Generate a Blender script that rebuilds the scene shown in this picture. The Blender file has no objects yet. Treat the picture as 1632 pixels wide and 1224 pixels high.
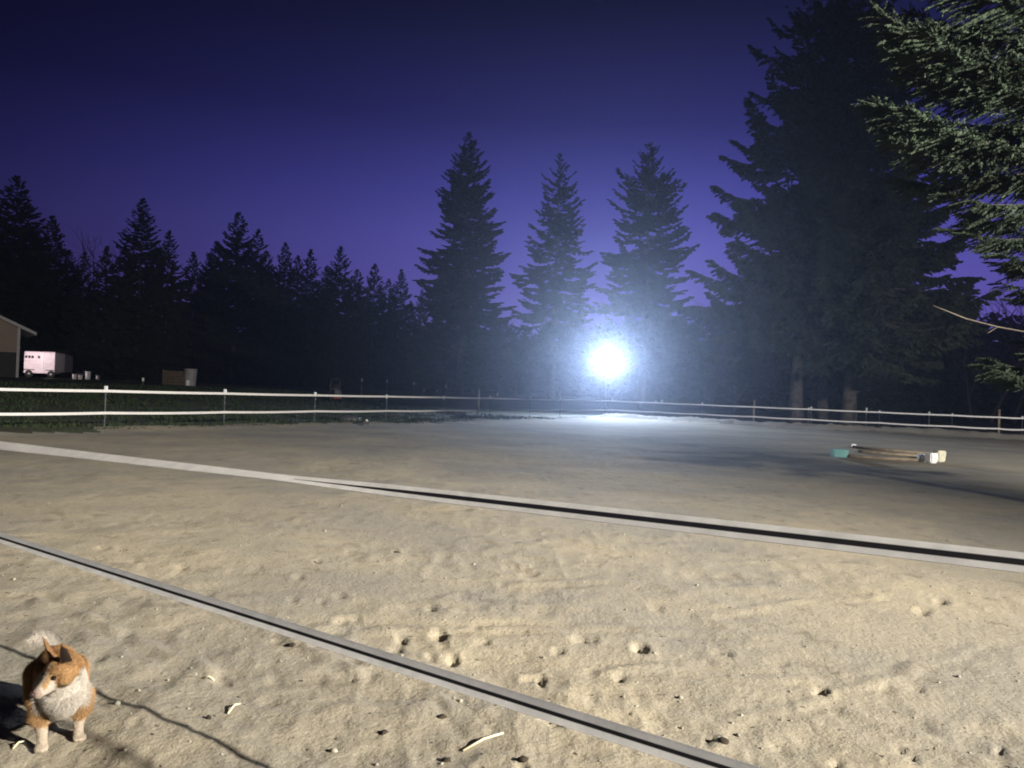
import bpy, bmesh, math, random
import numpy as np
from mathutils import Vector, Matrix, Euler

SC = bpy.context.scene
COL = SC.collection
rad = math.radians

def lin(r, g, b):
    f = lambda c: (c/255/12.92) if c/255 <= .04045 else ((c/255+.055)/1.055)**2.4
    return (f(r), f(g), f(b), 1.0)

# ------------------------------------------------------------------ camera
FPX = 1226.0
CAMH = 1.65
cam_d = bpy.data.cameras.new('camera'); cam = bpy.data.objects.new('camera', cam_d); COL.objects.link(cam)
cam_d.sensor_fit = 'HORIZONTAL'; cam_d.sensor_width = 36.0; cam_d.lens = 36.0*FPX/1632.0
cam_d.clip_start = .05; cam_d.clip_end = 3000
CAM_R = Matrix.Rotation(rad(90.5), 3, 'X') @ Matrix.Rotation(rad(2.17), 3, 'Z')
cam.matrix_world = Matrix.Translation((0, 0, CAMH)) @ CAM_R.to_4x4()
SC.camera = cam

# ------------------------------------------------------------------ sky (dusk)
w = bpy.data.worlds.new('World'); SC.world = w; w.use_nodes = True
nt = w.node_tree; nt.nodes.clear(); L = nt.links.new
out = nt.nodes.new('ShaderNodeOutputWorld'); bg = nt.nodes.new('ShaderNodeBackground')
tc = nt.nodes.new('ShaderNodeTexCoord'); sx = nt.nodes.new('ShaderNodeSeparateXYZ'); L(tc.outputs['Generated'], sx.inputs[0])
rp = nt.nodes.new('ShaderNodeValToRGB'); L(sx.outputs['Z'], rp.inputs[0])
stops = [(0.0, lin(127, 105, 186)), (.10, lin(108, 94, 185)), (.19, lin(88, 82, 174)), (.25, lin(68, 65, 153)),
         (.33, lin(42, 40, 107)), (.45, lin(19, 19, 55)), (.8, lin(9, 9, 30))]
el = rp.color_ramp.elements
el[0].position, el[0].color = stops[0]; el[1].position, el[1].color = stops[-1]
for p, c in stops[1:-1]:
    e = el.new(p); e.color = c
dp = nt.nodes.new('ShaderNodeVectorMath'); dp.operation = 'DOT_PRODUCT'; L(tc.outputs['Generated'], dp.inputs[0])
dp.inputs[1].default_value = (math.sin(rad(18)), math.cos(rad(18)), 0)
mr = nt.nodes.new('ShaderNodeMapRange'); mr.inputs['From Min'].default_value = .44; mr.inputs['From Max'].default_value = .98; L(dp.outputs['Value'], mr.inputs[0])
pw = nt.nodes.new('ShaderNodeMath'); pw.operation = 'POWER'; pw.inputs[1].default_value = 1.7; L(mr.outputs[0], pw.inputs[0])
m2 = nt.nodes.new('ShaderNodeMath'); m2.operation = 'MULTIPLY_ADD'; m2.inputs[1].default_value = .90; m2.inputs[2].default_value = .10; L(pw.outputs[0], m2.inputs[0])
mu = nt.nodes.new('ShaderNodeVectorMath'); mu.operation = 'SCALE'; L(rp.outputs[0], mu.inputs[0]); L(m2.outputs[0], mu.inputs['Scale'])
L(mu.outputs[0], bg.inputs[0]); bg.inputs[1].default_value = 1.0; L(bg.outputs[0], out.inputs[0])

# ------------------------------------------------------------------ exposure / render
SC.view_settings.view_transform = 'Standard'; SC.view_settings.look = 'None'
SC.view_settings.exposure = 0; SC.view_settings.gamma = 1
SC.render.engine = 'CYCLES'
SC.cycles.use_denoising = True
SC.cycles.max_bounces = 4; SC.cycles.volume_bounces = 0; SC.cycles.diffuse_bounces = 2
SC.cycles.sample_clamp_indirect = 4
SC.cycles.filter_width = 1.9

NEAR_LAMP = Vector((13.5, -3.5, 6.5))      # flood light that lights the near sand, right of the camera
NEAR_I = 94000
FAR_I = 74000
BARN_I = 1150

# ------------------------------------------------------------------ helpers
def ray(px, py):
    v = CAM_R @ Vector(((px-816)/FPX, -(py-612)/FPX, -1)); return v
def at(px, py, Y):
    """point at forward distance Y seen at photo pixel"""
    v = ray(px, py); return Vector((0, 0, CAMH)) + v*(Y/v.y)

C0 = Vector((7.6, 58.0))                       # far corner of the arena
TH = rad(30.4)
E1 = np.array([-math.sin(TH), -math.cos(TH)])  # along the left fence, towards the camera
E2 = np.array([math.cos(TH), -math.sin(TH)])   # along the far fence, to the right
def ab(x, y):
    dx = np.asarray(x, float)-C0.x; dy = np.asarray(y, float)-C0.y
    return dx*E1[0]+dy*E1[1], dx*E2[0]+dy*E2[1]
def P2(a, b):
    return C0.x+E1[0]*a+E2[0]*b, C0.y+E1[1]*a+E2[1]*b
def sstep(e0, e1, x):
    t = np.clip((x-e0)/(e1-e0), 0, 1); return t*t*(3-2*t)
def base_h(x, y):
    a, b = ab(x, y)
    h = 1.12*sstep(1.0, 26.0, -b)
    return h
def ground(px, py):
    v = ray(px, py)
    t = 1.0; p = Vector((0, 0, CAMH))
    prev = p
    while t < 400:
        q = p+v*(t/v.y)
        if q.z <= float(base_h(q.x, q.y)): return q
        t *= 1.004
    return p+v*(90/v.y)
def gz(x, y): return float(base_h(x, y))

def hash2(ix, iy, seed):
    h = (ix.astype(np.int64)*374761393 + iy.astype(np.int64)*668265263 + seed*974634777) & 0xffffffff
    h = ((h ^ (h >> 13))*1274126177) & 0xffffffff
    h = h ^ (h >> 16)
    return (h & 0xffff)/65535.0
def vnoise(x, y, seed=0):
    xi = np.floor(x); yi = np.floor(y); fx = x-xi; fy = y-yi
    fx = fx*fx*fx*(fx*(fx*6-15)+10); fy = fy*fy*fy*(fy*(fy*6-15)+10)
    a = hash2(xi, yi, seed); b = hash2(xi+1, yi, seed); c = hash2(xi, yi+1, seed); d = hash2(xi+1, yi+1, seed)
    return (a*(1-fx)+b*fx)*(1-fy)+(c*(1-fx)+d*fx)*fy - .5

def tag(o, label=None, cat=None, group=None, kind=None):
    if label: o['label'] = label
    if cat: o['category'] = cat
    if group: o['group'] = group
    if kind: o['kind'] = kind
    return o
def empty(name, loc=(0, 0, 0), rz=0.0):
    o = bpy.data.objects.new(name, None); COL.objects.link(o); o.location = loc; o.rotation_euler = (0, 0, rz)
    o.empty_display_size = .2
    return o
def link(name, me, parent=None):
    o = bpy.data.objects.new(name, me); COL.objects.link(o)
    if parent is not None: o.parent = parent
    return o
def np_mesh(name, V, F, mat=None, smooth=False, nside=3):
    V = np.ascontiguousarray(V, dtype=np.float32); F = np.ascontiguousarray(F, dtype=np.int32)
    me = bpy.data.meshes.new(name)
    me.vertices.add(len(V)); me.vertices.foreach_set('co', V.ravel())
    me.loops.add(F.size); me.loops.foreach_set('vertex_index', F.ravel())
    me.polygons.add(len(F)); me.polygons.foreach_set('loop_start', np.arange(0, F.size, nside, dtype=np.int32))
    if smooth: me.polygons.foreach_set('use_smooth', np.ones(len(F), dtype=bool))
    me.update(calc_edges=True); me.validate()
    if mat: me.materials.append(mat)
    return me

class MB:
    def __init__(s): s.v = []; s.f = []; s.sm = []
    def add(s, vs, fs, smooth=False):
        n = len(s.v); s.v += [tuple(v) for v in vs]; s.f += [tuple(i+n for i in f) for f in fs]; s.sm += [smooth]*len(fs)
        return s
    def box(s, x0, x1, y0, y1, z0, z1, m=None, bev=0):
        bm = bmesh.new(); bmesh.ops.create_cube(bm, size=1)
        for v in bm.verts: v.co = Vector(((x0+x1)/2+v.co.x*(x1-x0), (y0+y1)/2+v.co.y*(y1-y0), (z0+z1)/2+v.co.z*(z1-z0)))
        if bev: bmesh.ops.bevel(bm, geom=bm.edges[:], offset=bev, segments=2, affect='EDGES', profile=.5)
        if m is not None: bm.transform(m)
        s.bm(bm); return s
    def bm(s, bm, smooth=False):
        bm.verts.index_update(); s.add([v.co.copy() for v in bm.verts], [[v.index for v in f.verts] for f in bm.faces], smooth); bm.free(); return s
    def tube(s, pts, rads, n=8, caps=True, smooth=True):
        pts = [Vector(p) for p in pts]; k = len(pts)
        if not hasattr(rads, '__len__'): rads = [rads]*k
        vs = []; up = None
        for i in range(k):
            t = (pts[min(i+1, k-1)]-pts[max(i-1, 0)]).normalized()
            if up is None: up = Vector((0, 0, 1)) if abs(t.z) < .9 else Vector((1, 0, 0))
            a = t.cross(up).normalized(); b = a.cross(t).normalized(); up = b
            for j in range(n):
                q = 2*math.pi*j/n; vs.append(pts[i]+(a*math.cos(q)+b*math.sin(q))*rads[i])
        fs = [(i*n+j, i*n+(j+1) % n, (i+1)*n+(j+1) % n, (i+1)*n+j) for i in range(k-1) for j in range(n)]
        if caps: fs += [tuple(range(n-1, -1, -1)), tuple((k-1)*n+j for j in range(n))]
        return s.add(vs, fs, smooth)
    def lathe(s, prof, n=20, m=None, smooth=True):
        vs = []; k = len(prof)
        for r, z in prof:
            for j in range(n):
                q = 2*math.pi*j/n; vs.append(Vector((r*math.cos(q), r*math.sin(q), z)))
        if m is not None: vs = [m @ v for v in vs]
        fs = [(i*n+j, i*n+(j+1) % n, (i+1)*n+(j+1) % n, (i+1)*n+j) for i in range(k-1) for j in range(n)]
        fs += [tuple(range(n-1, -1, -1)), tuple((k-1)*n+j for j in range(n))]
        return s.add(vs, fs, smooth)
    def ico(s, c, r, sub=2, m=None, jit=0, rng=None):
        bm = bmesh.new(); bmesh.ops.create_icosphere(bm, subdivisions=sub, radius=1)
        for v in bm.verts:
            k = 1+(rng.uniform(-jit, jit) if jit else 0)
            v.co = Vector((v.co.x*r[0]*k, v.co.y*r[1]*k, v.co.z*r[2]*k))
        bmesh.ops.transform(bm, matrix=(m.to_4x4() if m is not None else Matrix.Identity(4)), verts=bm.verts)
        for v in bm.verts: v.co += Vector(c)
        return s.bm(bm, True)
    def build(s, name, mat, parent=None):
        me = bpy.data.meshes.new(name); me.from_pydata(s.v, [], s.f); me.update()
        me.polygons.foreach_set('use_smooth', s.sm); me.materials.append(mat)
        return link(name, me, parent)

def material(name, col, rough=.8, var=.25, scale=6, bump=0, bscale=40, metal=0, spec=.3, col2=None, coord='Object'):
    m = bpy.data.materials.new(name); m.use_nodes = True; n = m.node_tree; b = n.nodes['Principled BSDF']
    b.inputs['Roughness'].default_value = rough; b.inputs['Metallic'].default_value = metal
    b.inputs['Specular IOR Level'].default_value = spec
    tc = n.nodes.new('ShaderNodeTexCoord'); nz = n.nodes.new('ShaderNodeTexNoise'); nz.inputs['Scale'].default_value = scale
    nz.inputs['Detail'].default_value = 5; n.links.new(tc.outputs[coord], nz.inputs['Vector'])
    mr = n.nodes.new('ShaderNodeMapRange'); mr.inputs['From Min'].default_value = .35; mr.inputs['From Max'].default_value = .65
    n.links.new(nz.outputs['Fac'], mr.inputs[0])
    mx = n.nodes.new('ShaderNodeMix'); mx.data_type = 'RGBA'; n.links.new(mr.outputs[0], mx.inputs['Factor'])
    c2 = col2 or tuple(c*(1-var) for c in col)
    mx.inputs['A'].default_value = (*c2[:3], 1); mx.inputs['B'].default_value = (*col[:3], 1)
    n.links.new(mx.outputs['Result'], b.inputs['Base Color'])
    if bump:
        n2 = n.nodes.new('ShaderNodeTexNoise'); n2.inputs['Scale'].default_value = bscale; n.links.new(tc.outputs[coord], n2.inputs['Vector'])
        bp = n.nodes.new('ShaderNodeBump'); bp.inputs['Strength'].default_value = .6; bp.inputs['Distance'].default_value = bump
        n.links.new(n2.outputs['Fac'], bp.inputs['Height']); n.links.new(bp.outputs[0], b.inputs['Normal'])
    return m
def emission(name, col, s):
    m = bpy.data.materials.new(name); m.use_nodes = True; n = m.node_tree; n.nodes.clear()
    e = n.nodes.new('ShaderNodeEmission'); o = n.nodes.new('ShaderNodeOutputMaterial'); e.inputs[0].default_value = (*col, 1); e.inputs[1].default_value = s; m.cycles.emission_sampling = 'NONE'
    n.links.new(e.outputs[0], o.inputs[0]); return m

M = dict(
    white=material('white_plastic', (.78, .78, .8), .5, .08, 3),
    cap=material('post_cap', (.75, .75, .76), .5, .1, 8),
    post=material('grey_post_metal', (.16, .17, .18), .6, .4, 9, metal=.3),
    wood=material('weathered_timber', (.26, .21, .15), .85, .4, 5, .004, 30),
    bark=material('bark', (.115, .1, .09), .95, .5, 3, .03, 14),
    needle=material('conifer_needles', (.03, .042, .028), .75, .45, .5),
    needle2=material('spruce_needles', (.062, .092, .06), .7, .5, 1.1),
    twig=material('bare_twigs', (.075, .065, .07), .9, .3, 2),
    paletwig=material('pale_dead_wood', (.16, .14, .12), .9, .3, 8),
    dark=material('dark_paint_and_shade', (.03, .03, .034), .5, .3, 4),
    rubber=material('black_rubber', (.02, .02, .02), .8, .3, 10),
    metal=material('galvanised_steel', (.4, .41, .42), .45, .25, 8, metal=.7),
    red=material('faded_red_paint', (.32, .06, .035), .6, .3, 6),
    teal=material('teal_plastic', (.2, .46, .46), .5, .15, 6),
    cream=material('cream_plastic', (.6, .58, .45), .55, .15, 6),
    straw=material('straw', (.82, .74, .5), .6, .2, 30),
    clod=material('dark_dirt', (.05, .04, .03), .95, .4, 30, .004, 90),
    pebble=material('pale_stone', (.36, .34, .28), .8, .45, 30),
    glass=material('dark_glass', (.015, .015, .018), .15, .2, 4, spec=.5),
    trailer=material('trailer_paint', (.72, .66, .68), .45, .14, 2.2),
    siding=material('barn_siding', (.33, .26, .22), .8, .12, 2),
    wains=material('barn_wainscot', (.05, .052, .055), .8, .2, 2),
    tank=material('dull_tank_plastic', (.27, .27, .29), .6, .25, 3),
    crate=material('dark_crate_timber', (.1, .075, .055), .9, .4, 5),
    trim=material('barn_trim', (.5, .49, .52), .6, .1, 3),
    roofm=material('barn_roof_metal', (.2, .2, .22), .5, .2, 2, metal=.4),
)

def sand_material(name, tan, grey, dark, patch=.35):
    m = bpy.data.materials.new(name); m.use_nodes = True; n = m.node_tree; b = n.nodes['Principled BSDF']; K = n.links.new
    b.inputs['Roughness'].default_value = .95; b.inputs['Specular IOR Level'].default_value = .12
    g = n.nodes.new('ShaderNodeNewGeometry')
    def noise(sc, det=6, rough=.6):
        z = n.nodes.new('ShaderNodeTexNoise'); z.inputs['Scale'].default_value = sc; z.inputs['Detail'].default_value = det
        z.inputs['Roughness'].default_value = rough; K(g.outputs['Position'], z.inputs['Vector']); return z
    def rng(src, a, c):
        r = n.nodes.new('ShaderNodeMapRange'); r.inputs['From Min'].default_value = a; r.inputs['From Max'].default_value = c; K(src, r.inputs[0]); return r.outputs[0]
    def mix(f, A, B, mode='MIX'):
        x = n.nodes.new('ShaderNodeMix'); x.data_type = 'RGBA'; x.blend_type = mode
        if isinstance(f, float): x.inputs['Factor'].default_value = f
        else: K(f, x.inputs['Factor'])
        for s, v in (('A', A), ('B', B)):
            if isinstance(v, tuple): x.inputs[s].default_value = (*v, 1)
            else: K(v, x.inputs[s])
        return x.outputs['Result']
    c = mix(rng(noise(patch, 7, .65).outputs['Fac'], .4, .6), grey, tan)
    c = mix(rng(noise(2.6, 8, .7).outputs['Fac'], .56, .72), c, dark)
    gr = rng(noise(70, 3, .7).outputs['Fac'], .3, .7)
    c = mix(.45, c, mix(gr, (.45, .44, .42), (1.0, 1.0, 1.0)), 'MULTIPLY')
    sp = rng(noise(24, 2, .5).outputs['Fac'], .69, .74)
    c = mix(sp, c, tuple(q*.3 for q in dark))
    K(c, b.inputs['Base Color'])
    b1 = n.nodes.new('ShaderNodeBump'); b1.inputs['Strength'].default_value = .8; b1.inputs['Distance'].default_value = .012; K(noise(34, 5, .7).outputs['Fac'], b1.inputs['Height'])
    b2 = n.nodes.new('ShaderNodeBump'); b2.inputs['Strength'].default_value = .7; b2.inputs['Distance'].default_value = .022; K(noise(5, 5, .65).outputs['Fac'], b2.inputs['Height']); K(b1.outputs[0], b2.inputs['Normal'])
    K(b2.outputs[0], b.inputs['Normal'])
    return m
M['sand'] = sand_material('arena_sand', (.45, .40, .305), (.325, .305, .262), (.22, .192, .15))
M['grass'] = material('pasture_grass', (.05, .085, .03), .95, .5, .8, .05, 12, col2=(.045, .042, .025))
M['blade'] = material('grass_blades', (.04, .062, .024), .8, .5, 2)

# ------------------------------------------------------------------ near fence line (needed by ground details)
NFA = at(0, 710, 5.05); NFB = at(1632, 896, 2.0)
nfd = Vector((NFB.x-NFA.x, NFB.y-NFA.y)).normalized()
def on_fence(px, py):
    """photo pixel onto the vertical plane of the near fence"""
    v = ray(px, py); nrm = Vector((-nfd.y, nfd.x)); k = (Vector((NFA.x, NFA.y)).dot(nrm))/(Vector((v.x, v.y)).dot(nrm))
    return Vector((0, 0, CAMH))+v*k

# ------------------------------------------------------------------ ground
random.seed(3); rs = np.random.RandomState(5)
ang = np.concatenate([np.arange(-180, -46, 4.0), np.arange(-46, 46, .2), np.arange(46, 180.1, 4.0)])
rr = [.3]
while rr[-1] < 900: rr.append(rr[-1]*1.0105+.002)
rr = np.array(rr)
A, R = np.meshgrid(np.radians(ang), rr)
X = np.sin(A)*R; Y = np.cos(A)*R
pits = []
for px, py, s, d in [(1020, 1035, .085, .05), (852, 1078, .06, .06), (862, 1086, .04, .04), (995, 1162, .03, .03), (1310, 1104, .06, .04), (1130, 1178, .035, .03),
                     (1150, 1040, .07, .03), (700, 1012, .09, .035), (722, 1050, .06, .04), (545, 990, .08, .035), (930, 1020, .08, .03), (1045, 970, .06, .03),
                     (640, 1018, .07, .03), (820, 905, .12, .025), (845, 912, .1, .025), (1500, 962, .09, .03), (1470, 978, .09, .03), (505, 898, .05, .04), (475, 920, .05, .04),
                     (630, 880, .05, .04), (190, 880, .05, .04), (165, 878, .05, .03), (290, 905, .07, .03), (770, 1022, .05, .03), (1434, 1190, .035, .025), (1452, 1203, .03, .025)]:
    q = ground(px, py); pits.append((q.x, q.y, s*1.0, d, random.uniform(0, 6)))
for i in range(70):
    r = 3+24*random.random()**1.6; a = rad(random.uniform(-40, 40)); s = random.uniform(.03, .08)
    pits.append((r*math.sin(a), r*math.cos(a), s, random.uniform(.008, .02), random.uniform(0, 6)))
for i in range(95):
    u_ = random.uniform(-1, 9); o_ = random.gauss(.9, .9)
    x_ = NFA.x+nfd.x*u_-nfd.y*o_; y_ = NFA.y+nfd.y*u_+nfd.x*o_
    pits.append((x_, y_, random.uniform(.03, .075), random.uniform(.012, .03), random.uniform(0, 6)))
a_, b_ = ab(X, Y)
Z = base_h(X, Y)
inar = sstep(0, 1.2, a_)*sstep(-.5, 1.5, b_)
fine = lambda lim: np.clip(1.4-R/lim, 0, 1)
rough = sstep(-.12, .22, vnoise(X*.35+3, Y*.55, 11)+.5*vnoise(X*.9, Y*1.1, 12))       # where it is trampled
edge = np.exp(-((X-NFA.x)*nfd.y*-1+(Y-NFA.y)*nfd.x)**2/1.6)                            # trampled strip along the near fence
rough = np.clip(rough*.6+edge*.75, 0, 1)
Z += inar*(.05*vnoise(X*.23, Y*.3, 1)+.028*vnoise(X*.8, Y*1.1, 2)*fine(60))
ridg = 1-np.abs(vnoise(X*1.5+.6*vnoise(X*.8, Y*.8, 8), Y*2.6, 4))*2
Z += inar*fine(34)*rough*(.026*(ridg-.5)+.014*vnoise(X*3.1, Y*3.4, 5))
Z += inar*fine(20)*(.3+rough)*(.006*vnoise(X*7.3, Y*8.1, 6)+.004*vnoise(X*16, Y*17, 7))
Z += inar*fine(9)*.005*vnoise(X*36, Y*38, 9)
chn = sstep(-.2, .25, vnoise(X*.8+9, Y*.8, 80)+.5*edge)                                   # churned by hooves, with smoother lanes between
rid2 = (1-np.abs(vnoise(X*3.3+.5*vnoise(X*4, Y*4, 81), Y*4.1+.5*vnoise(X*4, Y*4, 82), 83))*2)**2
rid3 = (1-np.abs(vnoise(X*6.5+.4*vnoise(X*9, Y*9, 84), Y*8.2, 85))*2)**2
Z += inar*fine(22)*chn*(.012*(rid2-.35)+.0075*(rid3-.35))
for x, y, s, d, th in pits:
    m = (np.abs(X-x) < s*3.2) & (np.abs(Y-y) < s*3.2)
    if not m.any(): continue
    u = (X[m]-x)*math.cos(th)+(Y[m]-y)*math.sin(th); v = -(X[m]-x)*math.sin(th)+(Y[m]-y)*math.cos(th)
    q = np.sqrt((u/s)**2+(v/(s*.62))**2)+.55*vnoise(X[m]*19, Y[m]*19, 3)+.3*vnoise(X[m]*45, Y[m]*45, 13)
    Z[m] += -.85*d*np.exp(-q**4*1.1)+.12*d*np.exp(-((q-1.45)/.4)**2)
# long drag ridges pushed up by hooves and the harrow
for pl, hgt, wid in [([(1170, 1152), (1240, 1125), (1330, 1100), (1430, 1075), (1560, 1030)], .011, .035), ([(430, 995), (560, 1002), (760, 1003), (960, 1000), (1120, 1004), (1260, 1014)], .022, .045), ([(960, 1070), (1060, 1062), (1180, 1082), (1290, 1078)], .022, .04),
                     ([(1120, 985), (1260, 962), (1400, 955)], .018, .05), ([(820, 930), (960, 925), (1060, 935)], .016, .06), ([(600, 1080), (700, 1110), (760, 1160)], .02, .035), ([(300, 960), (420, 1000), (560, 1070)], .02, .04), ([(60, 960), (180, 1000), (330, 1070)], .018, .04), ([(1350, 1130), (1450, 1160), (1560, 1205)], .022, .035)]:
    q = [ground(*p) for p in pl]; dist = np.full(X.shape, 9.0)
    m = (R > 2) & (R < 11) & (np.abs(A) < .9); xs, ys = X[m]+.07*vnoise(X[m]*3, Y[m]*3, 60), Y[m]+.09*vnoise(X[m]*2.4, Y[m]*2.4, 61); dm = np.full(xs.shape, 9.0)
    for p0, p1 in zip(q, q[1:]):
        ex_, ey_ = p1.x-p0.x, p1.y-p0.y; tt = np.clip(((xs-p0.x)*ex_+(ys-p0.y)*ey_)/(ex_*ex_+ey_*ey_), 0, 1)
        dm = np.minimum(dm, np.hypot(xs-p0.x-tt*ex_, ys-p0.y-tt*ey_))
    Z[m] += hgt*(np.exp(-(dm/wid)**2)*(.6+1.2*vnoise(xs*5, ys*5, 62)+.8*vnoise(xs*1.3, ys*1.3, 63))-.35*np.exp(-((dm-wid*2.2)/wid)**2))
# spill of loose sand banked up along the far fence
bank = np.exp(-((a_-2.3-.5*vnoise(b_*.2, a_*0, 21)*2)/1.15)**2)*sstep(-1, 3, b_)
Z += bank*(.3+.12*vnoise(X*.5, Y*.5, 22)+.16*sstep(3, 14, b_)*vnoise(X*2.1, Y*1.6, 23)+.1*vnoise(X*4.1, Y*2.2, 24))
bank2 = np.exp(-((b_-.9)/.8)**2)*sstep(0, 3, a_)*.12
Z += bank2
Z += (1-inar)*.08*vnoise(X*.5, Y*.5, 31)*fine(200)
# wheel rut beside the near fence on the camera side
nA, nR = len(ang), len(rr)
V = np.stack([X, Y, Z], -1).reshape(-1, 3)
ii, jj = np.meshgrid(np.arange(nR-1), np.arange(nA-1), indexing='ij')
F = np.stack([ii*nA+jj, ii*nA+jj+1, (ii+1)*nA+jj+1, (ii+1)*nA+jj], -1).reshape(-1, 4)[:, ::-1]
fc = V[F].mean(1); fa, fb = ab(fc[:, 0], fc[:, 1])
isand = (fa > .4+.9*vnoise(fc[:, 0]*.6, fc[:, 1]*.6, 40)) & (fb > 1.25+1.3*vnoise(fc[:, 0]*.7, fc[:, 1]*.7, 41)+.6*vnoise(fc[:, 0]*3, fc[:, 1]*3, 42))
centre = [(0, 0, float(V[:nA, 2].mean()))]
def sub(name, mask, mat):
    f = F[mask]; u, inv = np.unique(f, return_inverse=True)
    me = np_mesh(name, V[u], inv.reshape(-1, 4), mat, True, 4); return link(name, me)
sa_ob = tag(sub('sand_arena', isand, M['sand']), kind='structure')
M['lit_sand'] = sand_material('painted_lit_sand', (.62, .58, .5), (.5, .48, .44), (.34, .31, .26)); sa_ob.data.materials.append(M['lit_sand'])  # paler bank sand: brightness of the lit strip put into its colour
fcs = fc[isand]; fas, fbs = fa[isand], fb[isand]
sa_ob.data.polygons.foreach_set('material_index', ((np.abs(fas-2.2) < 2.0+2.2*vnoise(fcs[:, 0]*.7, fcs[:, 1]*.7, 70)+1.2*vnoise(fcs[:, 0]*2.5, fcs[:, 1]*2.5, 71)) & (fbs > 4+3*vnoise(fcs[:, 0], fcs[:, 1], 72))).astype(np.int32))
tag(sub('ground', ~isand, M['grass']), kind='structure')
GZ_R = rr; GZ_A = ang
def surf(x, y):
    """height of the built ground"""
    r = math.hypot(x, y); a = math.degrees(math.atan2(x, y))
    i = min(max(int(np.searchsorted(rr, r)), 1), nR-1); j = min(max(int(np.searchsorted(ang, a)), 1), nA-1)
    return float(min(Z[i, j], Z[i-1, j], Z[i, j-1], Z[i-1, j-1]))

# grass blades on the pasture and its ragged edge
def blades(n, blo, bhi, hmin, hmax, seed):
    g = np.random.RandomState(seed)
    a = g.uniform(12, 62, n); b = blo+(bhi-blo)*g.rand(n)**1.0
    x = C0.x+E1[0]*a+E2[0]*b; y = C0.y+E1[1]*a+E2[1]*b
    keep = vnoise(x*.8, y*.8, 50)+.5*vnoise(x*2.4, y*2.4, 51) > -.12
    x, y, b = x[keep], y[keep], b[keep]; n = len(x)
    z = base_h(x, y)-.02+np.exp(-((b-.9)/.8)**2)*.12
    hh = g.uniform(hmin, hmax, n); th = g.uniform(0, 6.28, n); wd = g.uniform(.02, .045, n)
    dx, dy = np.cos(th)*wd, np.sin(th)*wd; lx, ly = g.normal(0, .08, n), g.normal(0, .08, n)
    Vv = np.stack([np.stack([x-dx, y-dy, z], -1), np.stack([x+dx, y+dy, z], -1), np.stack([x+lx, y+ly, z+hh], -1)], 1).reshape(-1, 3)
    return Vv
gv = np.concatenate([blades(60000, -22, .2, .06, .2, 1), blades(6000, .2, 1.5, .03, .09, 2)])
tag(link('grass', np_mesh('grass', gv, np.arange(len(gv)).reshape(-1, 3), M['blade'])), kind='stuff')

# pebbles and crumbs lying in the near sand
pb = MB(); rg = random.Random(9)
for i in range(520):
    r = 2.6+9*rg.random()**1.5; a = rad(rg.uniform(-40, 40)); x, y = r*math.sin(a), r*math.cos(a); s = rg.uniform(.004, .011) if rg.random() < .93 else rg.uniform(.012, .02)
    pb.ico((x, y, surf(x, y)+s*.35), (s*rg.uniform(.8, 1.5), s, s*.75), 1, Matrix.Rotation(rg.uniform(0, 6), 3, 'Z'), .15, rg)
tag(pb.build('gravel', M['pebble']), kind='stuff')

# ------------------------------------------------------------------ lamps
def aim(o, tgt):
    o.rotation_euler = (Vector(tgt)-o.location).to_track_quat('-Z', 'Y').to_euler()
def spot(name, loc, tgt, power, col, ang_, blend, size, parent=None):
    d = bpy.data.lights.new(name, 'SPOT'); d.energy = power; d.color = col; d.spot_size = rad(ang_); d.spot_blend = blend; d.shadow_soft_size = size
    o = bpy.data.objects.new(name, d); COL.objects.link(o); o.location = loc; aim(o, tgt)
    if parent is not None:
        bpy.context.view_layer.update(); o.parent = parent; o.matrix_parent_inverse = parent.matrix_world.inverted()
    return o
# far lamp on its stand, beyond the far corner of the arena
LP = at(968, 578, 67); lbase = Vector((LP.x, LP.y, gz(LP.x, LP.y)))
t = empty('floodlight_stand', lbase); tag(t, 'dazzling white arena floodlight on a thin mast at the far fence corner', 'floodlight')
hz = LP.z-lbase.z
m = MB(); m.tube([(0, .5, 0), (0, .5, hz+.2)], [.06, .05], 10); m.tube([(0, .5, hz), (0, .18, hz)], .05, 8); m.build('mast', M['post'], t)
for k in range(3):
    q = 2*math.pi*k/3+.5; MB().tube([(0, .5, .9), (.9*math.cos(q), .5+.9*math.sin(q), .02)], .03, 6).build('leg', M['post'], t)
rotm = Matrix.Translation((0, 0, hz)) @ Matrix.Rotation(rad(90), 4, 'X')
tilt = Matrix.Translation((0, 0, hz)) @ Matrix.Rotation(rad(-35), 4, 'Y') @ Matrix.Translation((0, 0, -hz))
h = MB(); h.lathe([(.1, -.25), (.36, -.22), (.58, -.06), (.62, 0), (.6, .0)], 28, tilt @ rotm @ Matrix.Diagonal((1.2, .98, 1.1, 1))); h.build('lamp_housing', M['dark'], t)
h = MB(); h.lathe([(.595, .004), (.56, .07), (.4, .14), (.16, .18), (.01, .185)], 28, tilt @ rotm @ Matrix.Diagonal((1.2, .98, 1.1, 1))); h.build('lamp_lens', emission('lamp_glow', (.98, .97, 1.0), 40), t)
spot('far_flood_light', (LP.x, LP.y-.55, LP.z), (2, 6, 19.0), FAR_I, (.70, .82, 1.0), 104, 1.0, .3, t)

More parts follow.
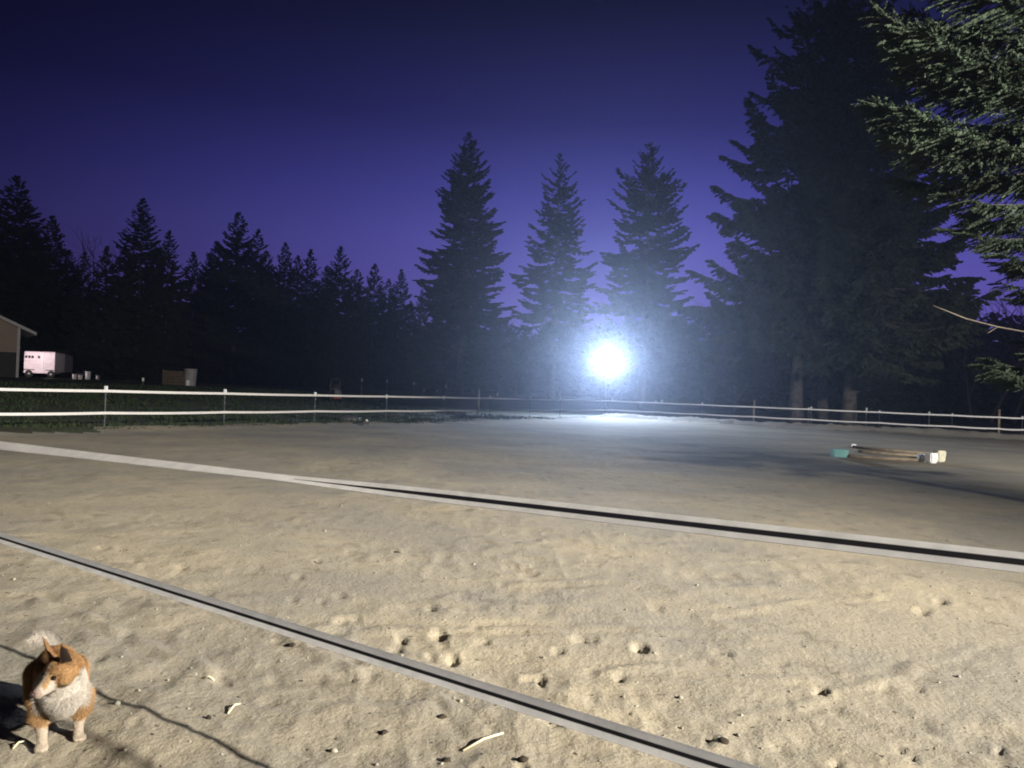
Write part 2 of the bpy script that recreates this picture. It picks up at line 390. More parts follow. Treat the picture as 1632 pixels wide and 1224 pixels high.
# near lamp on a pole right of the camera
t = empty('floodlight_pole', (NEAR_LAMP.x, NEAR_LAMP.y, 0)); tag(t, 'tall steel pole with a warm floodlight at the near right end of the arena fence', 'floodlight')
MB().tube([(.35, -.25, -.3), (.35, -.25, 6.8)], [.09, .06], 12).build('pole', M['metal'], t)
MB().tube([(.35, -.25, 6.5), (.1, -.1, 6.5)], .03, 8).build('bracket', M['metal'], t)
tl = Matrix.Translation((0, 0, 6.5)) @ (Vector((0, 8, 0))-NEAR_LAMP).to_track_quat('Z', 'Y').to_matrix().to_4x4()
MB().box(-.3, .3, -.2, .2, -.2, -.05, tl, .02).build('lamp_housing', M['dark'], t)
MB().box(-.26, .26, -.16, .16, -.047, -.03, tl).build('lamp_lens', emission('warm_lamp_glow', (1, .86, .62), 30), t)
spot('near_flood_light', NEAR_LAMP, (5.9, 2.45, 9.1), NEAR_I, (1.0, .915, .78), 112, 1.0, .2, t)
# head added to the pole to brighten the far right bank and trunks
hp = Vector((.75, -.4, 6.5)); tl = Matrix.Translation(hp) @ (Vector((21, 29, 0))-NEAR_LAMP).to_track_quat('Z', 'Y').to_matrix().to_4x4()
MB().box(-.3, .3, -.2, .2, -.2, -.05, tl, .02).build('lamp_housing', M['dark'], t)
MB().box(-.26, .26, -.16, .16, -.047, -.03, tl).build('lamp_lens', emission('added_head_glow', (1, .92, .8), 30), t)
spot('added_flood_light', NEAR_LAMP+Vector((.75, -.4, 0)), (21, 29, 0), 70000, (1.0, .94, .84), 52, 1.0, .15, t)

# ------------------------------------------------------------------ fences
def strip(pts, wd, th, tw=None):
    """flat tape standing on edge along pts; tw = twist in radians per point"""
    n = len(pts); V = []; 
    for i, p in enumerate(pts):
        p = Vector(p); t_ = (Vector(pts[min(i+1, n-1)])-Vector(pts[max(i-1, 0)])).normalized()
        s_ = t_.cross(Vector((0, 0, 1))).normalized(); u_ = s_.cross(t_).normalized(); q = tw[i] if tw else 0
        U = u_*math.cos(q)+s_*math.sin(q); S = s_*math.cos(q)-u_*math.sin(q)
        V += [p+U*wd/2+S*th/2, p+U*wd/2-S*th/2, p-U*wd/2-S*th/2, p-U*wd/2+S*th/2]
    F = [(i*4+j, i*4+(j+1) % 4, i*4+4+(j+1) % 4, i*4+4+j) for i in range(n-1) for j in range(4)]
    F += [(3, 2, 1, 0), tuple((n-1)*4+j for j in range(4))]
    return V, F
def thin_post(par, x, y, z, top=1.28, wood=False):
    if wood:
        MB().tube([(x, y, z-.2), (x, y, z+top)], [.07, .065], 10).build('post', M['wood'], par); return
    p = MB().box(x-.015, x+.015, y-.004, y+.004, z-.2, z+top-.06).box(x-.004, x+.004, y-.03, y-.0045, z-.2, z+top-.06).build('post', M['post'], par)
    MB().box(x-.042, x+.042, y-.04, y+.04, z+top-.16, z+top, None, .012).build('cap', M['cap'], p)
HT, HB = 1.17, .5
# left side fence
fl = empty('tape_fence', (*P2(20, 0), 0)); tag(fl, 'white two-band horse fence along the green pasture, left of the floodlight', 'fence', 'horse tape fences round the arena')
ox, oy = P2(20, 0)
pxs = [-80, 168, 358, 502, 616, 707, 781, 845, 893]
def on_left(px):
    v = ray(px, 640); # intersect with b=0
    k = (C0.x*E2[0]+C0.y*E2[1])/(v.x*E2[0]+v.y*E2[1]); return v.x*k, v.y*k
lp = [on_left(px) for px in pxs]+[(C0.x, C0.y)]
d0 = Vector(lp[1])-Vector(lp[2]); lp = [tuple(Vector(lp[0])+d0*1.0)]+lp
for x, y in lp: thin_post(fl, x-ox, y-oy, surf(x, y), 1.27)
g = random.Random(4)
for hh in (HT, HB):
    pts = []; off = [g.uniform(-.02, .02) for _ in lp]
    for i in range(len(lp)-1):
        for k in range(6):
            s = k/6; x = lp[i][0]*(1-s)+lp[i+1][0]*s; y = lp[i][1]*(1-s)+lp[i+1][1]*s
            z = (off[i]*(1-s)+off[i+1]*s)*.6-.02*4*s*(1-s)*(1 if hh == HB else .4)
            pts.append((x-ox+.045*E2[0], y-oy+.045*E2[1], hh+z))
    pts.append((lp[-1][0]-ox+.045*E2[0], lp[-1][1]-oy+.045*E2[1], hh))
    mb = MB(); mb.add(*strip(pts, .078, .006)); mb.build('fence_tape', M['white'], fl)
# far side fence
ox, oy = P2(0, 15)
fr = empty('tape_fence', (ox, oy, 0)); tag(fr, 'far white two-band horse fence right of the floodlight, with two tall timber posts', 'fence', 'horse tape fences round the arena')
def on_far(px):
    v = ray(px, 650); k = (C0.x*E1[0]+C0.y*E1[1])/(v.x*E1[0]+v.y*E1[1]); return v.x*k, v.y*k
rp_ = [on_far(px) for px in (1045, 1119, 1202, 1289, 1402, 1518, 1593, 1630, 1760, 1900)]
for i, (x, y) in enumerate(rp_):
    if i in (2, 6): thin_post(fr, x-ox, y-oy, surf(x, y), 1.62, True)
    else: thin_post(fr, x-ox, y-oy, surf(x, y), 1.28)
rp_ = [(C0.x, C0.y)]+rp_
for hh in (HT, HB):
    pts = []
    for i in range(len(rp_)-1):
        for k in range(5):
            s = k/5; x = rp_[i][0]*(1-s)+rp_[i+1][0]*s; y = rp_[i][1]*(1-s)+rp_[i+1][1]*s
            pts.append((x-ox+.075*E1[0], y-oy+.075*E1[1], hh-.03*4*s*(1-s)*(1 if hh == HB else .5)))
    pts.append((rp_[-1][0]-ox+.075*E1[0], rp_[-1][1]-oy+.075*E1[1], hh))
    mb = MB(); mb.add(*strip(pts, .085, .006)); mb.build('fence_tape', M['white'], fr)
# posts of paddocks further off
def far_post(px, py, Yd, top, label, wood=False):
    p = at(px, py, Yd); zz = gz(p.x, p.y); o = empty('fence_post', (p.x, p.y, zz)); tag(o, label, 'fence post', 'posts of the paddock fence behind the pasture')
    hgt = max(p.z-zz, .5)
    if wood: MB().tube([(0, 0, -.2), (0, 0, hgt)], .075, 8).build('post', M['wood'], o)
    else:
        MB().box(-.025, .025, -.025, .025, -.2, hgt-.1).build('post', M['post'], o); MB().box(-.055, .055, -.055, .055, hgt-.22, hgt, None, .015).build('cap', M['cap'], o)
far_post(577, 603, 52, 0, 'white-capped paddock post just right of the grey tractor')
far_post(617, 605, 55, 0, 'white-capped paddock post second to the right of the grey tractor')
far_post(660, 609, 58, 0, 'white-capped paddock post third to the right of the grey tractor')
far_post(711, 613, 62, 0, 'white-capped paddock post below the trunk of the tallest middle conifer')
far_post(676, 620, 66, 0, 'low faint white-capped post, the left one of a close pair')
far_post(697, 621, 66, 0, 'low faint white-capped post, the right one of a close pair')
far_post(763, 620, 52, 0, 'tall weathered timber post beyond the white fence, left of the floodlight', True)
far_post(793, 626, 60, 0, 'faint white-capped post between the timber post and the floodlight')
far_post(1293, 648, 54, 0, 'white-capped post behind the far fence, in front of the left big trunk')
far_post(1381, 650, 54, 0, 'white-capped post behind the far fence, at the right big trunk')
far_post(1481, 656, 54, 0, 'white-capped post behind the far fence, right of both big trunks')
far_post(1055, 637, 66, 0, 'white-capped post behind the far fence, nearest right of the floodlight')
far_post(228, 609, 50, 0, 'thin pale post on the pasture left of the wooden crate')

# near fence: two twisted tapes
nf = empty('tape_fence', (0, 3.4, 0)); tag(nf, 'near white horse tape fence with dark centre line crossing the foreground', 'fence', 'horse tape fences round the arena')
org = Vector((0, 3.4, 0))
mt = bpy.data.materials.new('fence_tape_woven'); mt.use_nodes = True; n = mt.node_tree; b = n.nodes['Principled BSDF']; b.inputs['Roughness'].default_value = .55; b.inputs['Specular IOR Level'].default_value = .3
at_ = n.nodes.new('ShaderNodeAttribute'); at_.attribute_name = 'Col'; nz_ = n.nodes.new('ShaderNodeTexNoise'); nz_.inputs['Scale'].default_value = 9; nz_.inputs['Detail'].default_value = 8; nz_.inputs['Roughness'].default_value = .7
tcw = n.nodes.new('ShaderNodeTexCoord'); n.links.new(tcw.outputs['Object'], nz_.inputs['Vector'])
rw = n.nodes.new('ShaderNodeMapRange'); rw.inputs['From Min'].default_value = .38; rw.inputs['From Max'].default_value = .62; rw.inputs['To Min'].default_value = .78; n.links.new(nz_.outputs['Fac'], rw.inputs[0])
dw = n.nodes.new('ShaderNodeVectorMath'); dw.operation = 'SCALE'; n.links.new(at_.outputs['Color'], dw.inputs[0]); n.links.new(rw.outputs[0], dw.inputs['Scale']); n.links.new(dw.outputs[0], b.inputs['Base Color'])
wv_ = n.nodes.new('ShaderNodeTexWave'); wv_.inputs['Scale'].default_value = 60; wv_.inputs['Distortion'].default_value = 1.5; n.links.new(tcw.outputs['Object'], wv_.inputs['Vector'])
bw = n.nodes.new('ShaderNodeBump'); bw.inputs['Strength'].default_value = .35; bw.inputs['Distance'].default_value = .002; n.links.new(wv_.outputs['Fac'], bw.inputs['Height']); n.links.new(bw.outputs[0], b.inputs['Normal'])
tr_ = n.nodes.new('ShaderNodeBsdfTranslucent'); mxs = n.nodes.new('ShaderNodeMixShader'); mxs.inputs[0].default_value = .4; n.links.new(at_.outputs['Color'], tr_.inputs[0])
n.links.new(b.outputs[0], mxs.inputs[1]); n.links.new(tr_.outputs[0], mxs.inputs[2]); n.links.new(mxs.outputs[0], n.nodes['Material Output'].inputs['Surface'])
def woven(name, pts, wd, tws, curv=.0, mixs=None, hw=.1):
    """profile across the tape: white, dark centre band, white on the front; fine grey lines on the back"""
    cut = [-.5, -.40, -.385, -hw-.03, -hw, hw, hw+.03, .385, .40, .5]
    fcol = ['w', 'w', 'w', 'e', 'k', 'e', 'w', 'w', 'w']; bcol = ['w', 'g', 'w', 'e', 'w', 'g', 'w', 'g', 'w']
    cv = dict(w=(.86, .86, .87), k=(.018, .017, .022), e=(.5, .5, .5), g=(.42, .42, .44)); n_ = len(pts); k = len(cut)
    V = []; F = []; Cc = []; pts_u = lambda i: sa+(sb-sa)*i/(len(pts)-1)
    for side in (0, 1):
        o0 = len(V)
        for i, p in enumerate(pts):
            p = Vector(p); t_ = (Vector(pts[min(i+1, n_-1)])-Vector(pts[max(i-1, 0)])).normalized()
            s_ = t_.cross(Vector((0, 0, 1))).normalized(); u_ = s_.cross(t_).normalized(); q = tws[i]
            U = u_*math.cos(q)+s_*math.sin(q); S = s_*math.cos(q)-u_*math.sin(q)
            for c in cut:
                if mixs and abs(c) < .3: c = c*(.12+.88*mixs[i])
                th = .0012 if abs(c) > .14 else .0008
                V.append(p+U*wd*(1+(.42*(1-mixs[i])*(1-math.exp(-((pts_u(i)-.27)/.2)**2)) if mixs else 0))*c+S*((th if side == 0 else -th)+curv*(4*c*c-.5)))
        for i in range(n_-1):
            for j in range(k-1):
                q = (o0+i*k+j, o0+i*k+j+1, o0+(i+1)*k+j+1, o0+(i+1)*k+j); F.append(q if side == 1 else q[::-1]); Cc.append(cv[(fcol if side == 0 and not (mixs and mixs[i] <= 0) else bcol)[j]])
    o1 = n_*k
    for i in range(n_-1):
        for j in (0, k-1):
            F.append((i*k+j, (i+1)*k+j, o1+(i+1)*k+j, o1+i*k+j)); Cc.append((.75, .75, .76))
    me = bpy.data.meshes.new(name); me.from_pydata([tuple(v) for v in V], [], F); me.materials.append(mt)
    ca = me.color_attributes.new('Col', 'FLOAT_COLOR', 'CORNER'); arr = []
    for p, c in zip(me.polygons, Cc): arr += [*c, 1]*p.loop_total
    ca.data.foreach_set('color', arr); return link(name, me, nf)
def lerp_line(a, b, t): return a+(b-a)*t
T0, T1 = on_fence(0, 710), on_fence(1632, 897); B0, B1 = on_fence(0, 857), on_fence(1150, 1222)
N = 260
dl = (T1-T0)
sa, sb = -1.74, 2.52        # ends at the posts just outside the picture
def xf(px):  # parameter along the top tape of a pixel column
    q = on_fence(px, 710+.1146*px); return (q-T0).dot(dl)/dl.length_squared
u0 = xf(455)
pts = []; tws = []; mixs = []
for i in range(N+1):
    u = sa+(sb-sa)*i/N; pts.append(T0+dl*u-org)
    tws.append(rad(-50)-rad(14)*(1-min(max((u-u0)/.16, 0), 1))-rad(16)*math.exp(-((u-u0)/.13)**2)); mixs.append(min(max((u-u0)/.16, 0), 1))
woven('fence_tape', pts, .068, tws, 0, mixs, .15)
k1 = (T1-T0).length; bd = (B1-B0); 
pts = []; tws = []
ul0 = ((T0+dl*sa)-Vector((B0.x, B0.y, T0.z))).dot(Vector((bd.x, bd.y, 0)))/Vector((bd.x, bd.y)).length_squared
ul1 = ((T0+dl*sb)-Vector((B0.x, B0.y, T0.z))).dot(Vector((bd.x, bd.y, 0)))/Vector((bd.x, bd.y)).length_squared
for i in range(N+1):
    u = ul0+(ul1-ul0)*i/N; pts.append(B0+bd*u-org); tws.append(rad(-44)+rad(4)*math.sin(u*2))
woven('fence_tape', pts, .064, tws, .005)
for u in (sa, -.32, 1.1, sb):
    p = T0+dl*u; off = Vector((-nfd.y, nfd.x))*-.06
    MB().tube([(p.x-org.x+off.x, p.y-org.y+off.y, -.3), (p.x-org.x+off.x, p.y-org.y+off.y, 1.4)], .05, 12).build('post', M['white'], nf)

# ------------------------------------------------------------------ trees
def conifer_arrays(seed, H, prof, nbr, leaf=(.34, .11), dens=7.0, per=5, droop=.25, up=.35, z0=.1, az_range=None, extra=None, hole=.0, lat=.34, hang=.35, cluster=0):
    """prof: list of (height fraction, crown radius).  Returns leaf triangles and the limb list"""
    g = np.random.RandomState(seed)
    hf = np.array([p[0] for p in prof]); rf = np.array([p[1] for p in prof])
    br = []
    for i in range(nbr):
        f = z0+(1-z0)*(1-(1-(i+g.rand())/nbr)**1.0)
        f = min(f, .995)
        az = g.uniform(0, 2*math.pi) if az_range is None else g.uniform(*az_range)
        ll = np.interp(f, hf, rf)*(g.uniform(.5, 1.0) if g.rand() < .8 else g.uniform(.9, 1.2))
        if hole and g.rand() < hole: ll *= g.uniform(.3, .6)
        s0 = (.75*max(0, f-.55)/.45 - droop*(1-f))+g.normal(0, .12)
        br.append((f*H, az, max(ll, .12), s0, up*g.uniform(.5, 1.3)))
    for e in (extra or []): br.append(e)
    P = []; D = []; LEN = []; limbs = []
    for z, az, ll, s0, u in br:
        ca, sa_ = math.cos(az), math.sin(az)
        limbs.append((z, az, ll, s0, u))
        n = max(4, int(ll*dens)); t = .12+.88*np.sqrt(g.rand(n)); t[:2] = (1.0, .97)
        side = np.where(g.rand(n) < .5, -1, 1)*g.uniform(.35, 1.15, n); side[0] = 0
        r = ll*t; zz = z+ll*(s0*t+u*(t**2.2-t)*.9+u*.35*np.maximum(0, t-.7)) if True else 0
        px = r*ca; py = r*sa_
        da = az+side
        l = (lat*ll*(1.08-t)+.10*ll**.5)*g.uniform(.6, 1.2, n)
        sl = s0*.6-hang*g.uniform(.2, 1.1, n)*np.minimum(1, l*1.2)+.22*(t > .9)
        P.append(np.stack([px, py, zz], -1)); D.append(np.stack([np.cos(da), np.sin(da), sl], -1)); LEN.append(l)
    P = np.concatenate(P); D = np.concatenate(D); LEN = np.concatenate(LEN)
    D /= np.linalg.norm(D, axis=1)[:, None]
    # twig -> leaf triangles
    k = per
    Pr = np.repeat(P, k, 0); Dr = np.repeat(D, k, 0); Lr = np.repeat(LEN, k)
    s = g.rand(len(Pr)); s[::k] = .85
    c = Pr+Dr*(Lr*s)[:, None]
    rnd = g.normal(0, 1, (len(Pr), 3))
    ld = Dr*1.0+rnd*.42; ld[:, 2] -= hang*.8*g.rand(len(Pr)); ld /= np.linalg.norm(ld, axis=1)[:, None]
    sd = np.cross(ld, g.normal(0, 1, (len(Pr), 3))); sd /= np.linalg.norm(sd, axis=1)[:, None]+1e-9
    sz = g.uniform(.6, 1.35, len(Pr))*np.clip(Lr/.5, .45, 1.0); a = leaf[0]*sz; wv = leaf[1]*sz
    v0 = c-ld*(a*.45)[:, None]; v2 = c+ld*(a*.55)[:, None]; mid = c-ld*(a*.05)[:, None]
    Vq = np.stack([v0, mid+sd*wv[:, None], v2, mid-sd*wv[:, None]], 1).reshape(-1, 3)
    # core fill of twigs: a thin strip along the twig
    sd2 = np.cross(D, g.normal(0, 1, D.shape)); sd2 /= np.linalg.norm(sd2, axis=1)[:, None]+1e-9
    w2 = leaf[1]*.55
    e = P+D*LEN[:, None]
    Vt = np.stack([P, P*.5+e*.5+sd2*w2, e, P*.5+e*.5-sd2*w2], 1).reshape(-1, 3)
    Vq = np.concatenate([Vq, Vt])
    return Vq, limbs
def limb_curve(l, n=7):
    z, az, ll, s0, u = l; out_ = []
    for i in range(n):
        t = i/(n-1)*.93; out_.append((ll*t*math.cos(az), ll*t*math.sin(az), z+ll*(s0*t+u*(t**2.2-t)*.9+u*.35*max(0, t-.7))))
    return out_
def make_tree(name, seed, H, prof, nbr, r0, leafmat='needle', limb_min=1.0, limb_r=.02, lean=0, **kw):
    Vq, limbs = conifer_arrays(seed, H, prof, nbr, **kw)
    Vq = np.concatenate([Vq, np.array([[(-.03, 0, H*.96), (.05, .05, H*.98), (0, 0, H*1.012), (-.05, .03, H*.98)], [(0, -.03, H*.96), (.05, -.05, H*.98), (0, 0, H*1.012), (-.04, .06, H*.98)]]).reshape(-1, 3)])
    t = empty(name)
    mb = MB(); n = 9; g = random.Random(seed)
    mb.tube([(lean*(i/n)**2+g.uniform(-.03, .03)*r0*3, g.uniform(-.03, .03)*r0*3, -.6+(H*.99+.6)*i/n) for i in range(n+1)], [max(.012, r0*(1-.97*(i/n)**.9)*(1.25 if i == 0 else 1)) for i in range(n+1)], 9)
    for l in limbs:
        if l[2] > limb_min:
            c = limb_curve(l); rb = limb_r*l[2]**.9+.008; mb.tube(c, [rb*(1-.85*i/6) for i in range(7)], 4, False)
    mb.build('trunk', M['bark'], t)
    link('crown', np_mesh('crown', Vq, np.arange(len(Vq)).reshape(-1, 4), M[leafmat], False, 4), t)
    return t
def copy_tree(o, parent=None):
    c = o.copy(); COL.objects.link(c)
    if parent is not None: c.parent = parent
    for ch in o.children: copy_tree(ch, c)
    return c
def place(t, px, Yd, top, H, rz=0, wide=1.0):
    """put tree so that its top is seen at photo pixel (px, top)"""
    p = at(px, top, Yd); z = gz(p.x, p.y)-.1; s = (p.z-z)/H
    t.location = (p.x, p.y, z); t.scale = (s*wide, s*wide, s); t.rotation_euler = (0, 0, rz)

WD = 'dark conifers of the wood beyond the pasture'
prot = []
for k, (Hh, w_, nb) in enumerate([(22, 4.3, 470), (20, 3.4, 420), (23, 3.8, 450), (18, 3.0, 400)]):
    prof = [(0, w_), (.15, w_*1.05), (.4, w_), (.6, w_*.82), (.8, w_*.46), (.93, w_*.17), (1, .05)]
    prot.append((make_tree('conifer_tree', 100+k, Hh, prof, nb, .28, leaf=(.55, .085), dens=10, per=13, droop=.32, up=.6, z0=.03, limb_min=9, hang=.2, lat=.25), Hh))
wood = [  # px, Y, top, proto, wide, label
    (28, 104, 281, 0, 1.25, 'broad black conifer above the barn roof, tallest in the left wood'),
    (84, 106, 345, 3, 1.2, 'dark conifer on the right shoulder of the tallest one above the barn'),
    (-25, 104, 330, 2, 1.2, 'dark conifer cut by the left edge, over the barn'),
    (136, 100, 402, 1, 1.0, 'small dark conifer, left one of a low pair in the dip above the horse trailer'),
    (171, 98, 393, 3, 1.05, 'small dark conifer, right one of a low pair above the horse trailer'),
    (228, 98, 317, 2, 1.15, 'sharp-pointed tall conifer standing out above the left wood, left of the crate'),
    (270, 100, 368, 1, 1.0, 'dark conifer leaning on the right flank of the sharp-pointed tall one'),
    (308, 104, 402, 3, 1.1, 'low dark conifer in the dip between the two tall peaks of the left wood'),
    (381, 98, 339, 0, 1.1, 'tall broad-topped conifer, second peak of the left wood'),
    (412, 101, 366, 1, 1.0, 'dark conifer close against the right side of the broad-topped peak'),
    (455, 104, 387, 2, 1.05, 'dark round-shouldered conifer right of the broad-topped peak'),
    (496, 106, 398, 3, .95, 'thin dark conifer with a sharp tip midway along the left wood'),
    (543, 104, 393, 0, 1.0, 'pointed conifer above the grey tractor'),
    (598, 104, 421, 1, 1.15, 'dark conifer, taller of the twin tips at the right end of the left wood'),
    (640, 106, 430, 3, 1.0, 'dark conifer, right of the twin tips at the right end of the left wood'),
    (673, 112, 461, 2, .8, 'little dark conifer in the gap left of the tallest middle one'),
]
used = [0]*4
fill = [(110, 106, 400, 0), (200, 106, 392, 1), (250, 110, 395, 3), (335, 110, 405, 2), (425, 112, 400, 0), (475, 112, 408, 1), (520, 112, 425, 2), (570, 112, 430, 0), (620, 112, 445, 2), (655, 114, 480, 1), (700, 114, 505, 3), (50, 112, 360, 1), (0, 110, 350, 2), (345, 106, 385, 1)]
FILL_LABEL = 'dark conifer behind the front row of the left wood'
for px, Yd, top, k, wd, lab in wood+[(a, b_y, c, d, 1.15, FILL_LABEL) for a, b_y, c, d in fill]:
    p, Hh = prot[k]; o = p if used[k] == 0 else copy_tree(p); used[k] += 1
    place(o, px, Yd, top, Hh, random.uniform(0, 6), wd); tag(o, lab, 'conifer', WD)
# the low dark belt of trees behind the floodlight and the big firs
bk = make_tree('conifer_tree', 140, 13, [(0, 4.2), (.3, 4.4), (.6, 3.3), (.85, 1.6), (1, .2)], 300, .2, leaf=(.65, .16), dens=8, per=7, droop=.2, z0=.02, limb_min=9)
first = True
belt = [(705, 500), (760, 520), (800, 508), (842, 525), (880, 512), (925, 520), (968, 515), (1010, 522), (1052, 508), (1092, 515), (1128, 500), (1165, 508), (1200, 502), (1235, 495), (1290, 505), (1340, 500), (1400, 505), (1455, 500), (1500, 505), (1545, 495), (1585, 500), (1622, 505), (1660, 495)]
for i, (px, top) in enumerate(belt):
    o = bk if i == 0 else copy_tree(bk)
    place(o, px, 108+random.uniform(-8, 12), top, 13, random.uniform(0, 6), 1.3)
    tag(o, 'low dark tree in the belt behind the floodlight and the big firs', 'tree', 'low dark trees of the belt behind the arena')

# three tall conifers in the middle
t1 = make_tree('tall_conifer_tree', 201, 31, [(0, 3.2), (.12, 4.5), (.3, 5.0), (.42, 5.0), (.52, 4.4), (.6, 3.7), (.7, 3.6), (.8, 2.6), (.9, 1.4), (.97, .45), (1, .1)], 640, .42, leaf=(.36, .1), dens=13, per=10, droop=.28, up=.45, lat=.28, hang=.28, z0=.16, limb_min=1.5)
place(t1, 748, 84, 211, 31, 1.0, 1.1); tag(t1, 'tallest and densest of the three middle conifers, left of the floodlight', 'conifer', 'tall conifers behind the floodlight')
t2 = make_tree('tall_conifer_tree', 202, 27, [(0, 3.6), (.2, 4.0), (.35, 4.4), (.5, 4.3), (.6, 3.5), (.72, 2.6), (.85, 1.7), (.94, .8), (1, .1)], 430, .34, leaf=(.36, .1), dens=11, per=9, droop=.3, up=.5, lat=.28, hang=.28, z0=.16, limb_min=1.2, hole=.25)
place(t2, 893, 84, 246, 27, 2.0, 1.12); tag(t2, 'slender thin-branched middle conifer just left of the floodlight', 'conifer', 'tall conifers behind the floodlight')
t3 = make_tree('tall_conifer_tree', 203, 28, [(0, 4.0), (.2, 4.8), (.4, 4.9), (.52, 4.4), (.62, 4.3), (.72, 3.3), (.8, 3.2), (.88, 1.6), (.95, 1.1), (1, .15)], 480, .36, leaf=(.36, .1), dens=12, per=10, droop=.2, up=.5, lat=.28, hang=.28, z0=.16, limb_min=1.2, hole=.12)
place(t3, 1037, 84, 230, 28, .4, 1.06); tag(t3, 'ragged round-topped middle conifer standing right above the floodlight', 'conifer', 'tall conifers behind the floodlight')

# big firs on the right
b1 = make_tree('big_fir_tree', 211, 32, [(0, 2), (.12, 4.5), (.2, 7.0), (.3, 8.2), (.42, 7.9), (.55, 6.9), (.7, 5.4), (.82, 3.9), (.92, 2.3), (.98, .9), (1, .2)], 340, .48, leaf=(.34, .09), dens=13, per=11, droop=.3, up=.5, z0=.2, limb_min=1.5, hole=.22, hang=.5)
place(b1, 1292, 60, 0, 32, .9); tag(b1, 'huge ragged fir with gaps of sky showing, left of the two big firs', 'fir tree', 'big firs beyond the far fence')
b2 = make_tree('big_fir_tree', 212, 37, [(0, 3), (.1, 6.5), (.2, 8.6), (.33, 8.6), (.5, 7.2), (.7, 5.4), (.85, 3.4), (.95, 1.2), (1, .2)], 520, .55, leaf=(.36, .1), dens=12, per=10, droop=.3, up=.4, z0=.19, limb_min=1.5, hang=.5)
place(b2, 1378, 58, -60, 37, 2.4); tag(b2, 'huge dense black fir running out of the top of the picture', 'fir tree', 'big firs beyond the far fence')
b3 = make_tree('big_fir_tree', 213, 27, [(0, 3), (.1, 5), (.3, 5.6), (.6, 4.0), (.85, 1.8), (1, .2)], 260, .4, leaf=(.42, .13), dens=9.5, per=8, droop=.3, up=.4, z0=.24, limb_min=1.5, hang=.5)
place(b3, 1330, 72, 90, 27, .1); tag(b3, 'dark fir filling the space behind and between the two big firs', 'fir tree', 'big firs beyond the far fence')

# bare deciduous trees
def bare_tree(seed, H, spread=.5):
    g = random.Random(seed); mb = MB()
    def grow(p, d, l, r, dep):
        pts = [p]; q = Vector(p); dd = Vector(d)
        for i in range(3):
            dd = (dd+Vector((g.gauss(0, .12), g.gauss(0, .12), .06))).normalized(); q = q+dd*l/3; pts.append(q.copy())
        mb.tube(pts, [r, r*.85, r*.72, r*.58], 4 if dep else 7, False)
        if dep >= 5: return
        for k in range(3 if dep < 3 else 2):
            nd = (dd+Vector((g.gauss(0, spread), g.gauss(0, spread), g.gauss(.1, .25)))).normalized()
            grow(pts[-1] if k < 2 else pts[-2], nd, l*g.uniform(.6, .85), r*.58, dep+1)
    grow(Vector((0, 0, -.3)), Vector((0, 0, 1)), H*.3, H*.014, 0)
    o = empty('bare_tree'); mb.build('branches', M['twig'], o); return o
BT = 'leafless deciduous trees among the conifers'
bt = [bare_tree(3, 13), bare_tree(8, 14, .45)]
bl = [(1140, 96, 468, 0, 'leafless tree, left one of two between the middle conifers and the big firs'), (1172, 92, 476, 1, 'leafless tree, right one of two between the middle conifers and the big firs'),
      (1585, 88, 452, 1, 'leafless round-headed tree right of the big firs, left of its neighbour'), (1622, 92, 462, 0, 'leafless tree right of the big firs near the lit spruce'),
      (108, 108, 362, 1, 'thin leafless tree in the dip right of the tallest left conifer'), (826, 96, 478, 0, 'leafless tree in the gap between the first two middle conifers'), (1556, 94, 470, 0, 'leafless tree hugging the right edge of the dense big fir')]
u_ = [0, 0]
for px, Yd, top, k, lab in bl:
    o = bt[k] if u_[k] == 0 else copy_tree(bt[k]); u_[k] += 1
    place(o, px, Yd, top, 12.5, random.uniform(0, 6), 1.1); tag(o, lab, 'bare tree', BT)

# lit spruce at the right edge, close by
SX, SY = 9.75, 12.4
def br_to(px, py, Yd, drop=.0, up=.3):
    """an explicit branch of the near spruce ending at a photo pixel"""
    q = at(px, py, Yd); dx, dy = q.x-SX, q.y-SY; ll = math.hypot(dx, dy); s0 = drop
    return (q.z-ll*(s0+up*.105), math.atan2(dy, dx), ll, s0, up)
ex = [br_to(1392, 165, 12.0, -.05, .3), br_to(1400, 190, 12.3, -.12, .25), br_to(1425, 225, 11.6, -.2, .25), br_to(1402, 20, 11.8, .05, .3), br_to(1412, 60, 12.2, -.02, .25), br_to(1440, 85, 11.7, -.05, .3),
      br_to(1490, 262, 12.0, -.2, .3), br_to(1512, 310, 11.8, -.22, .3), br_to(1540, 372, 12.1, -.25, .3), br_to(1566, 582, 11.9, -.12, .3), br_to(1575, 572, 12.2, -.1, .3), br_to(1450, 20, 12.6, 0, .3), br_to(1470, 45, 11.2, 0, .3), br_to(1590, 405, 11.6, -.2, .3), br_to(1450, 175, 11.4, -.05, .3), br_to(1500, 215, 12.6, -.12, .3), br_to(1480, 190, 11.2, -.1, .3)]
sp = make_tree('spruce_tree', 301, 15, [(0, .15), (.1, .2), (.13, .5), (.15, 1.5), (.17, 1.9), (.22, 1.6), (.28, 1.8), (.34, 2.2), (.39, 2.9), (.43, 3.5), (.465, 2.6), (.5, 2.9), (.53, 3.6), (.6, 3.7), (.75, 2.6), (.9, 1.0), (1, .1)], 250, .24,
               leafmat='needle2', leaf=(.085, .0125), dens=50, per=56, droop=.22, up=.35, z0=.14, limb_min=.6, limb_r=.006, extra=ex, hang=.55, lat=.3)
sp.location = (SX, SY, 0); tag(sp, 'floodlit green spruce reaching in from the right edge of the picture', 'spruce')
